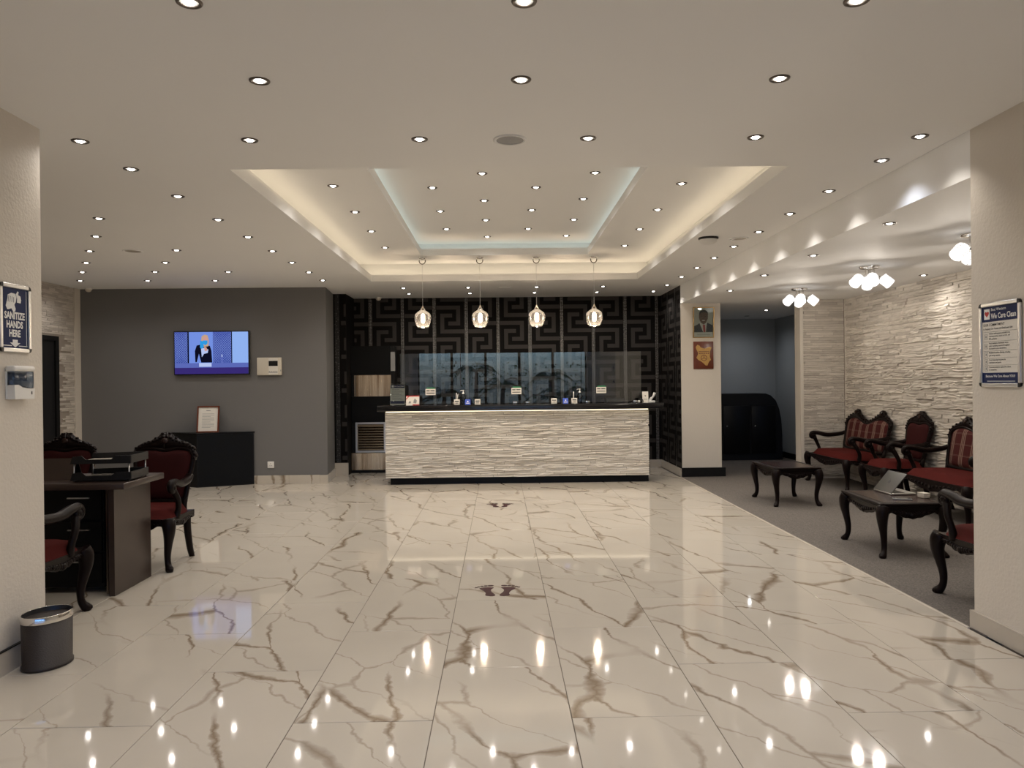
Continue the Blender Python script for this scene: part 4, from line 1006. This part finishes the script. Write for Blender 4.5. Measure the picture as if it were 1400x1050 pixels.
# ---- intercom, socket
t = thing('control_box', 'cream control box with dark display on grey wall right of television', 'control box', (-3.368, YGREY, 1.726))
MB().bbox((-.178, -.045, -.13), (.178, 0, .13), .008).build('case', M['cream_plastic'], t)
MB().box((-.006, -.0465, -.12), (.13, -.045, .12)).build('flap', M['paper'], t); MB().box((-.004, -.048, .005), (.128, -.0465, .08)).build('display', M['dark_plastic'], t)
b = MB(); b.box((-.005, -.0478, -.095), (.125, -.0465, -.088))
for q in range(5): b.box((-.002+q*.027, -.0478, -.08), (.014+q*.027, -.0465, -.068))
b.box((.165, -.0462, -.075), (.176, -.045, -.05)); b.build('buttons', M['grey_plastic'], t)
t = thing('wall_socket', 'white electrical socket low on the grey wall', 'socket', (-3.37, YGREY, .28))
MB().bbox((-.048, -.012, -.048), (.048, 0, .048), .004).build('plate', M['white_plastic'], t); b = MB()
for px, pz in ((0, .018), (-.012, -.012), (.012, -.012)): b.box((px-.003, -.0128, pz-.006), (px+.003, -.0119, pz+.006))
b.build('pin_holes', M['dark_plastic'], t)
# ---- portrait and plaque on the column
def frame(mb, w, h, b, d):
    for lo, hi in (((-w, -d, -h), (-w+b, 0, h)), ((w-b, -d, -h), (w, 0, h)), ((-w+b, -d, -h), (w-b, 0, -h+b)), ((-w+b, -d, h-b), (w-b, 0, h))): mb.box(lo, hi)
    return mb
t = thing('portrait', 'gilt framed portrait of a man in dark suit on the column', 'picture', (3.079, 11.383, 2.32)); t.rotation_euler = (R(3.75), 0, 0)
frame(MB(), .158, .230, .014, .02).build('frame', M['gilt'], t)
b = MB()
def pp_(pts, mi, lay): b.add([(u, -.006-lay*.0006, v) for u, v in pts], [tuple(range(len(pts)))], mi)
def ell(cx, cz, rx, rz, n=20): return [(cx+rx*math.cos(2*math.pi*i/n), cz+rz*math.sin(2*math.pi*i/n)) for i in range(n)]
pp_([(-.144, -.216), (.144, -.216), (.144, .216), (-.144, .216)], 0, 0)
pp_([(-.140, -.145), (.140, -.145), (.140, -.045), (.10, -.025), (.05, .0), (0, .01), (-.05, .0), (-.09, -.03), (-.140, -.055)], 1, 1)
pp_([(-.065, .0), (.055, .0), (.045, -.05), (.035, -.145), (-.005, -.145), (-.04, -.06)], 2, 2)
pp_([(-.012, -.035), (.022, -.035), (.03, -.145), (.0, -.145)], 3, 3)
pp_([(-.045, .0), (.045, .0), (.0, -.03)], 4, 3)
pp_(ell(-.002, .085, .068, .095), 4, 4)
pp_([(-.070, .10), (-.066, .15), (-.04, .178), (0, .188), (.04, .178), (.062, .15), (.068, .10), (.058, .13), (.03, .15), (-.03, .15), (-.058, .13)], 5, 5)
for ex in (-.028, .024): pp_(ell(ex, .092, .012, .006, 10), 5, 6)
pp_([(-.008, .09), (.004, .09), (.012, .055), (-.016, .055)], 6, 6); pp_([(-.026, .035), (.022, .035), (.014, .022), (-.018, .022)], 2, 6)
pp_([(-.144, -.216), (.144, -.216), (.144, -.150), (-.144, -.150)], 2, 4); pp_([(-.10, -.19), (.10, -.19), (.10, -.175), (-.10, -.175)], 7, 5)
M['skin_dark'] = mat('skin_print_shadow', (.075, .030, .017), .6); M['hair_print'] = mat('hair_print', (.012, .010, .010), .7)
b.build('print', [M['backdrop'], M['suit'], M['paper'], M['red_print'], M['skin'], M['hair_print'], M['skin_dark'], M['backdrop']], t)
MB().box((-.144, -.014, -.216), (.144, -.012, .216)).build('glazing', M['glass'], t)
t = thing('map_plaque', 'red-brown wooden plaque with golden country map under the portrait', 'plaque', (3.075, 11.4, 1.828))
MB().bbox((-.150, -.02, -.206), (.150, 0, .206), .004).build('board', M['plaque_wood'], t)
mp_ = [(190, 660), (215, 630), (240, 640), (255, 665), (310, 682), (340, 668), (370, 660), (400, 668), (380, 720), (376, 790), (392, 832), (370, 848), (356, 872), (345, 905), (320, 903), (300, 880), (270, 855), (225, 830), (200, 800), (216, 770), (226, 740), (205, 700)]
mo = [((x_-295)/440*.5, (768-y)/440*.5) for x_, y in mp_]
mpo = MB().prism(mo, -.026, -.02, 'y').build('map', M['gold_inlay'], t)
b = MB(); n = 28; ro, ri = .047, .038
for i in range(n):
    a0_, a1_ = 2*math.pi*i/n, 2*math.pi*(i+1)/n
    b.prism([(.004+ri*math.cos(a0_), -.04+ri*math.sin(a0_)), (.004+ro*math.cos(a0_), -.04+ro*math.sin(a0_)), (.004+ro*math.cos(a1_), -.04+ro*math.sin(a1_)), (.004+ri*math.cos(a1_), -.04+ri*math.sin(a1_))], -.0275, -.026, 'y')
for i in range(3):
    a0_ = R(90+120*i); c, s = math.cos(a0_), math.sin(a0_); b.prism([(.004-s*.004, -.04+c*.004), (.004+s*.004, -.04-c*.004), (.004+c*.04+s*.004, -.04+s*.04-c*.004), (.004+c*.04-s*.004, -.04+s*.04+c*.004)], -.0275, -.026, 'y')
b.box((-.075, -.0275, .052), (.085, -.026, .060))
for q in range(5): b.box((-.068+q*.032, -.0275, .020), (-.046+q*.032, -.026, .036))
b.build('engraving', M['plaque_wood'], mpo)
# ---- floor stickers
def foot(sx, k=1.0):
    b = MB(); sole = [(.030, -.125), (.048, -.115), (.060, -.09), (.056, -.06), (.045, -.03), (.050, .0), (.068, .04), (.078, .075), (.070, .098), (.045, .108), (.015, .100), (-.012, .085), (-.028, .065), (-.022, .05), (.0, .03), (.004, .0), (.0, -.04), (-.004, -.085), (.008, -.115)]
    return sole
def foot_sticker(x_, y, label, grp):
    t = thing('floor_sticker', label, 'floor sticker', (x_, y, .0), 0, grp)
    for sx in (-1, 1):
        b = MB(); S_ = [(.030, -.118), (.045, -.120), (.075, -.108), (.085, -.088), (.080, -.06), (.084, -.02), (.098, .02), (.118, .052), (.128, .075), (.118, .092), (.09, .104), (.05, .106), (.026, .098), (.028, .085), (.042, .06), (.046, .02), (.040, -.02), (.024, -.06), (.014, -.09), (.018, -.11)]
        b.prism([(sx*u, v) for u, v in S_], .0012, .0026)
        for u, v, ru, rv in ((.048, .146, .022, .015), (.084, .143, .014, .012), (.111, .134, .012, .011), (.133, .119, .011, .010), (.150, .101, .011, .009)):
            b.prism([(sx*(u+ru*math.cos(2*math.pi*i/12)), v+rv*math.sin(2*math.pi*i/12)) for i in range(12)], .0012, .0026)
        b.build('footprint', M['maroon'], t)
foot_sticker(-.028, 5.29, 'pair of maroon footprint stickers on tiles nearest the camera', 'footprint stickers')
foot_sticker(-.005, 8.98, 'pair of maroon footprint stickers on tiles near the counter', 'footprint stickers')
# ---- snap frames with notices
def snap_frame(t, w, h, MX):
    b = MB(); bw = .022
    for lo, hi in (((-w, -h+bw, 0), (-w+bw, h-bw, .014)), ((w-bw, -h+bw, 0), (w, h-bw, .014)), ((-w+bw, -h, 0), (w-bw, -h+bw, .016)), ((-w+bw, h-bw, 0), (w-bw, h, .016))): b.bbox(lo, hi, .004, 0, MX)
    b.build('frame', M['alu'], t); b = MB()
    for sx in (-1, 1):
        for sy in (-1, 1):
            pts = [(sx*(w-bw), sy*(h-bw)), (sx*w, sy*(h-bw)), (sx*(w-.004), sy*(h-.010)), (sx*(w-.010), sy*(h-.004)), (sx*(w-bw), sy*h)]
            b.prism(pts, 0, .0145, 'z', 0, MX)
    b.build('corner_piece', M['dark_plastic'], t)
# left: on the pillar face X = XL, facing +X. local x -> +Y world runs right-to-left seen from the camera, so x' = +Y
t = thing('hygiene_notice', 'blue sanitize hands notice in silver frame on the left pillar', 'sign', (XL, 4.018, 1.817))
MX = Matrix(((0, 0, 1, 0), (1, 0, 0, 0), (0, 1, 0, 0), (0, 0, 0, 1)))
snap_frame(t, .128, .178, MX)
MB().box((-.108, -.158, 0), (.108, .158, .006), 0, MX).build('poster', M['navy'], t)
b = MB(); T = lambda x_, y, z=.0068: MX @ Matrix.Translation((x_, y, z))
for q, wd in enumerate(('SANITIZE', 'HANDS', 'HERE')): text_mb(b, wd, .050, T(-.004, -.004-q*.046), xs=.80, bold=.04)
b.prism([(-.022, -.112), (.018, -.112), (.018, -.128), (.040, -.128), (-.002, -.152), (-.044, -.128), (-.022, -.128)], .0062, .0072, 'z', 0, MX)
b.box((-.10, -.146, .0062), (-.03, -.142, .0072), 0, MX); b.box((.028, -.146, .0062), (.10, -.142, .0072), 0, MX)
b.prism([(-.075, .06), (-.06, .10), (-.058, .118), (-.03, .130), (.0, .128), (.012, .110), (.006, .085), (-.006, .07), (.004, .05), (.0, .036), (-.014, .032), (-.03, .05), (-.045, .045), (-.062, .042)], .0062, .0072, 'z', 0, MX)
b.prism([(.006, .125), (.022, .143), (.030, .140), (.026, .124), (.045, .118), (.05, .098), (.046, .082), (.016, .084), (.018, .105)], .0062, .0072, 'z', 0, MX)
b.box((.092, -.14, .0062), (.096, .15, .0070), 0, MX)
b.build('lettering', M['white_print'], t)
b = MB()
for q in range(4): b.prism([(-.052+q*.013, .115-q*.002), (-.049+q*.013, .115-q*.002), (-.056+q*.015, .082), (-.059+q*.015, .082)], .0072, .0076, 'z', 0, MX)
b.build('finger_lines', M['navy'], t)
t = thing('soap_dispenser', 'white wall dispenser with smoky tank under the blue notice', 'dispenser', (XL, 4.025, 1.48))
MB().bbox((0, -.089, .058), (.052, .089, .088), .010).build('lid', M['white_plastic'], t)
MB().bbox((0, -.086, -.085), (.010, .086, .06), .003).build('back_plate', M['white_plastic'], t)
b = MB(); b.prism([(-.080, -.085), (.082, -.085), (.086, -.030), (.03, -.030), (-.02, -.024), (-.05, -.010), (-.086, -.012)], .010, .048, 'x'); b.build('body', M['white_plastic'], t)
MB().bbox((.010, -.085, -.03), (.046, .085, .06), .006).build('tank', M['tank'], t)
MB().box((.012, -.07, -.02), (.03, .07, .01)).build('soap', M['white_plastic'], t)
MB().box((.0475, .055, -.062), (.0492, .062, -.045)).build('level_mark', M['dark_plastic'], t)
# right: on the wall face X = XR, facing -X. local x -> -Y
t = thing('commitment_notice', 'white and blue cleanliness notice in silver frame on right pillar', 'sign', (XR, 4.105, 1.632))
MX = Matrix(((0, 0, -1, 0), (-1, 0, 0, 0), (0, 1, 0, 0), (0, 0, 0, 1)))
snap_frame(t, .172, .234, MX)
MB().box((-.152, -.214, 0), (.152, .214, .006), 0, MX).build('poster', M['paper'], t)
MB().box((-.152, .128, .006), (.152, .214, .0066), 0, MX).build('blue_band', M['navy'], t); MB().box((-.152, -.214, .006), (.152, -.155, .0066), 0, MX).build('blue_band', M['navy'], t)
b = MB(); text_mb(b, 'Best Western', .022, T(-.072, .187, .0072), align='LEFT', bold=.004); text_mb(b, 'We Care Clean', .042, T(-.072, .144, .0072), align='LEFT', xs=.76, bold=.016); b.box((-.132, .142, .0066), (-.084, .200, .0070), 0, MX); b.build('white_lettering', M['white_print'], t); b = MB()
text_mb(b, 'Because We Care About YOU!', .019, T(0, -.180, .0072)); b.box((-.11, -.203, .0066), (.12, -.2005, .0072), 0, MX); b.build('white_lettering', M['white_print'], t)
b = MB(); hp = []
for i in range(24):
    a = 2*math.pi*i/24; hp.append((-.108+.00115*16*math.sin(a)**3, .172+.00115*(13*math.cos(a)-5*math.cos(2*a)-2*math.cos(3*a)-math.cos(4*a))))
b.prism(hp, .0070, .0076, 'z', 0, MX); b.build('heart', M['red_print'], t)
b = MB(); text_mb(b, 'OUR COMMITMENT', .020, T(-.14, .104, .0068), align='LEFT'); text_mb(b, 'to Keeping Our Guests and Employees Safe', .0145, T(-.14, .084, .0068), align='LEFT', xs=.95)
rows = [('Industry leading guest and public area', 'cleaning practices based on CDC and', 'EPA guidelines.'), ('Hand sanitizers, disinfectant wipes,', 'and/or sanitizing stations throughout', 'the hotel for your convenience.'), ('Modified breakfast offerings, including', 'grab and go options.'), ('Social distancing measures for', 'employees and guests.'), ('Personal protective equipment utilized', 'by employees.')]
y = .072; hs = (.054, .052, .040, .040, .036)
for rw, hgt in zip(rows, hs):
    b.box((-.14, y-.001, .0062), (.14, y, .0066), 0, MX)
    for q, ln in enumerate(rw): text_mb(b, ln, .0125, T(-.092, y-.014-q*.0145, .0068), align='LEFT', xs=.92)
    frame_ = MB()
    y -= hgt
b.build('print', M['ink'], t)
b = MB(); y = .072
for hgt in hs:
    cxx, cyy = -.118, y-hgt/2
    for lo, hi in (((-.013, -.014), (.013, -.012)), ((-.013, .012), (.013, .014)), ((-.013, -.012), (-.011, .012)), ((.011, -.012), (.013, .012)), ((-.004, -.006), (.004, .006))): b.box((cxx+lo[0], cyy+lo[1], .0062), (cxx+hi[0], cyy+hi[1], .0068), 0, MX)
    y -= hgt
b.build('icons', M['grey_plastic'], t)
# ================================================================== outside the entrance, seen only as reflections in the glass
prng = random.Random(5)
def palm(x_, y, h, label):
    t = thing('palm', label, 'palm', (x_, y, -.02), prng.uniform(0, 6), 'palms outside the entrance')
    MB().tube([(0, 0, 0), (.06, 0, h*.5), (.04, .03, h)], [.12, .09, .07], 8).build('trunk', M['bark'], t)
    b = MB()
    for i in range(16):
        az = 2*math.pi*i/16+prng.uniform(-.15, .15); L = prng.uniform(.9, 1.4); el = prng.uniform(.2, 1.1)
        c, s = math.cos(az), math.sin(az); spine = []
        for j in range(8):
            q = j/7; spine.append((L*q*math.cos(el)*c, L*q*math.cos(el)*s, h+L*q*math.sin(el)-.9*q*q*L*.8))
        for j in range(1, 8):
            px, py, pz = spine[j]; ll = .35*math.sin(math.pi*(j+.6)/9)
            for sg in (-1, 1):
                b.add([(px, py, pz), (px-s*sg*ll+c*.12, py+c*sg*ll+s*.12, pz-.12), (px+c*.06, py+s*.06, pz+.01)], [(0, 1, 2)])
        b.tube(spine, .012, 4)
    b.build('fronds', M['leaf'], t)
palm(-1.9, -4.4, 1.0, 'palm outside the entrance mirrored at the left of the glass screens'); palm(.15, -6.9, 1.3, 'palm outside the entrance mirrored at the middle of the glass screens'); palm(2.3, -4.6, 1.0, 'palm outside the entrance mirrored at the right of the glass screens'); palm(-.9, -8.4, 1.9, 'taller palm outside mirrored left of the middle in the glass'); palm(2.0, -8.0, 1.6, 'taller palm outside mirrored right of the middle in the glass')
def hedge(x_, y, w, h, label):
    t = thing('hedge', label, 'hedge', (x_, y, -.02), 0, 'hedges outside the entrance'); b = MB()
    for i in range(900):
        px, py, pz = prng.uniform(-w, w), prng.uniform(-.4, .4), h*prng.random()**.7; a, e = prng.uniform(0, 6.3), prng.uniform(-.5, 1.2); s_ = prng.uniform(.06, .14)
        d_ = Vector((math.cos(a)*math.cos(e), math.sin(a)*math.cos(e), math.sin(e)))*s_; q_ = Vector((-math.sin(a), math.cos(a), 0))*s_*.4; c_ = Vector((px, py, pz))
        b.add([c_, c_+d_*.5+q_, c_+d_, c_+d_*.5-q_], [(0, 1, 2, 3)])
    b.build('foliage', M['leaf'], t, kind='stuff'); MB().tube([(-w*.9, 0, 0), (-w*.5, 0, h*.4), (0, 0, h*.3), (w*.5, 0, h*.45), (w*.9, 0, .0)], .03, 6).build('stems', M['bark'], t)
hedge(-3.4, -11, 2.8, 2.5, 'leafy hedge outside mirrored left in the glass screens'); hedge(3.0, -11.0, 3.0, 2.3, 'leafy hedge outside mirrored right in the glass screens')
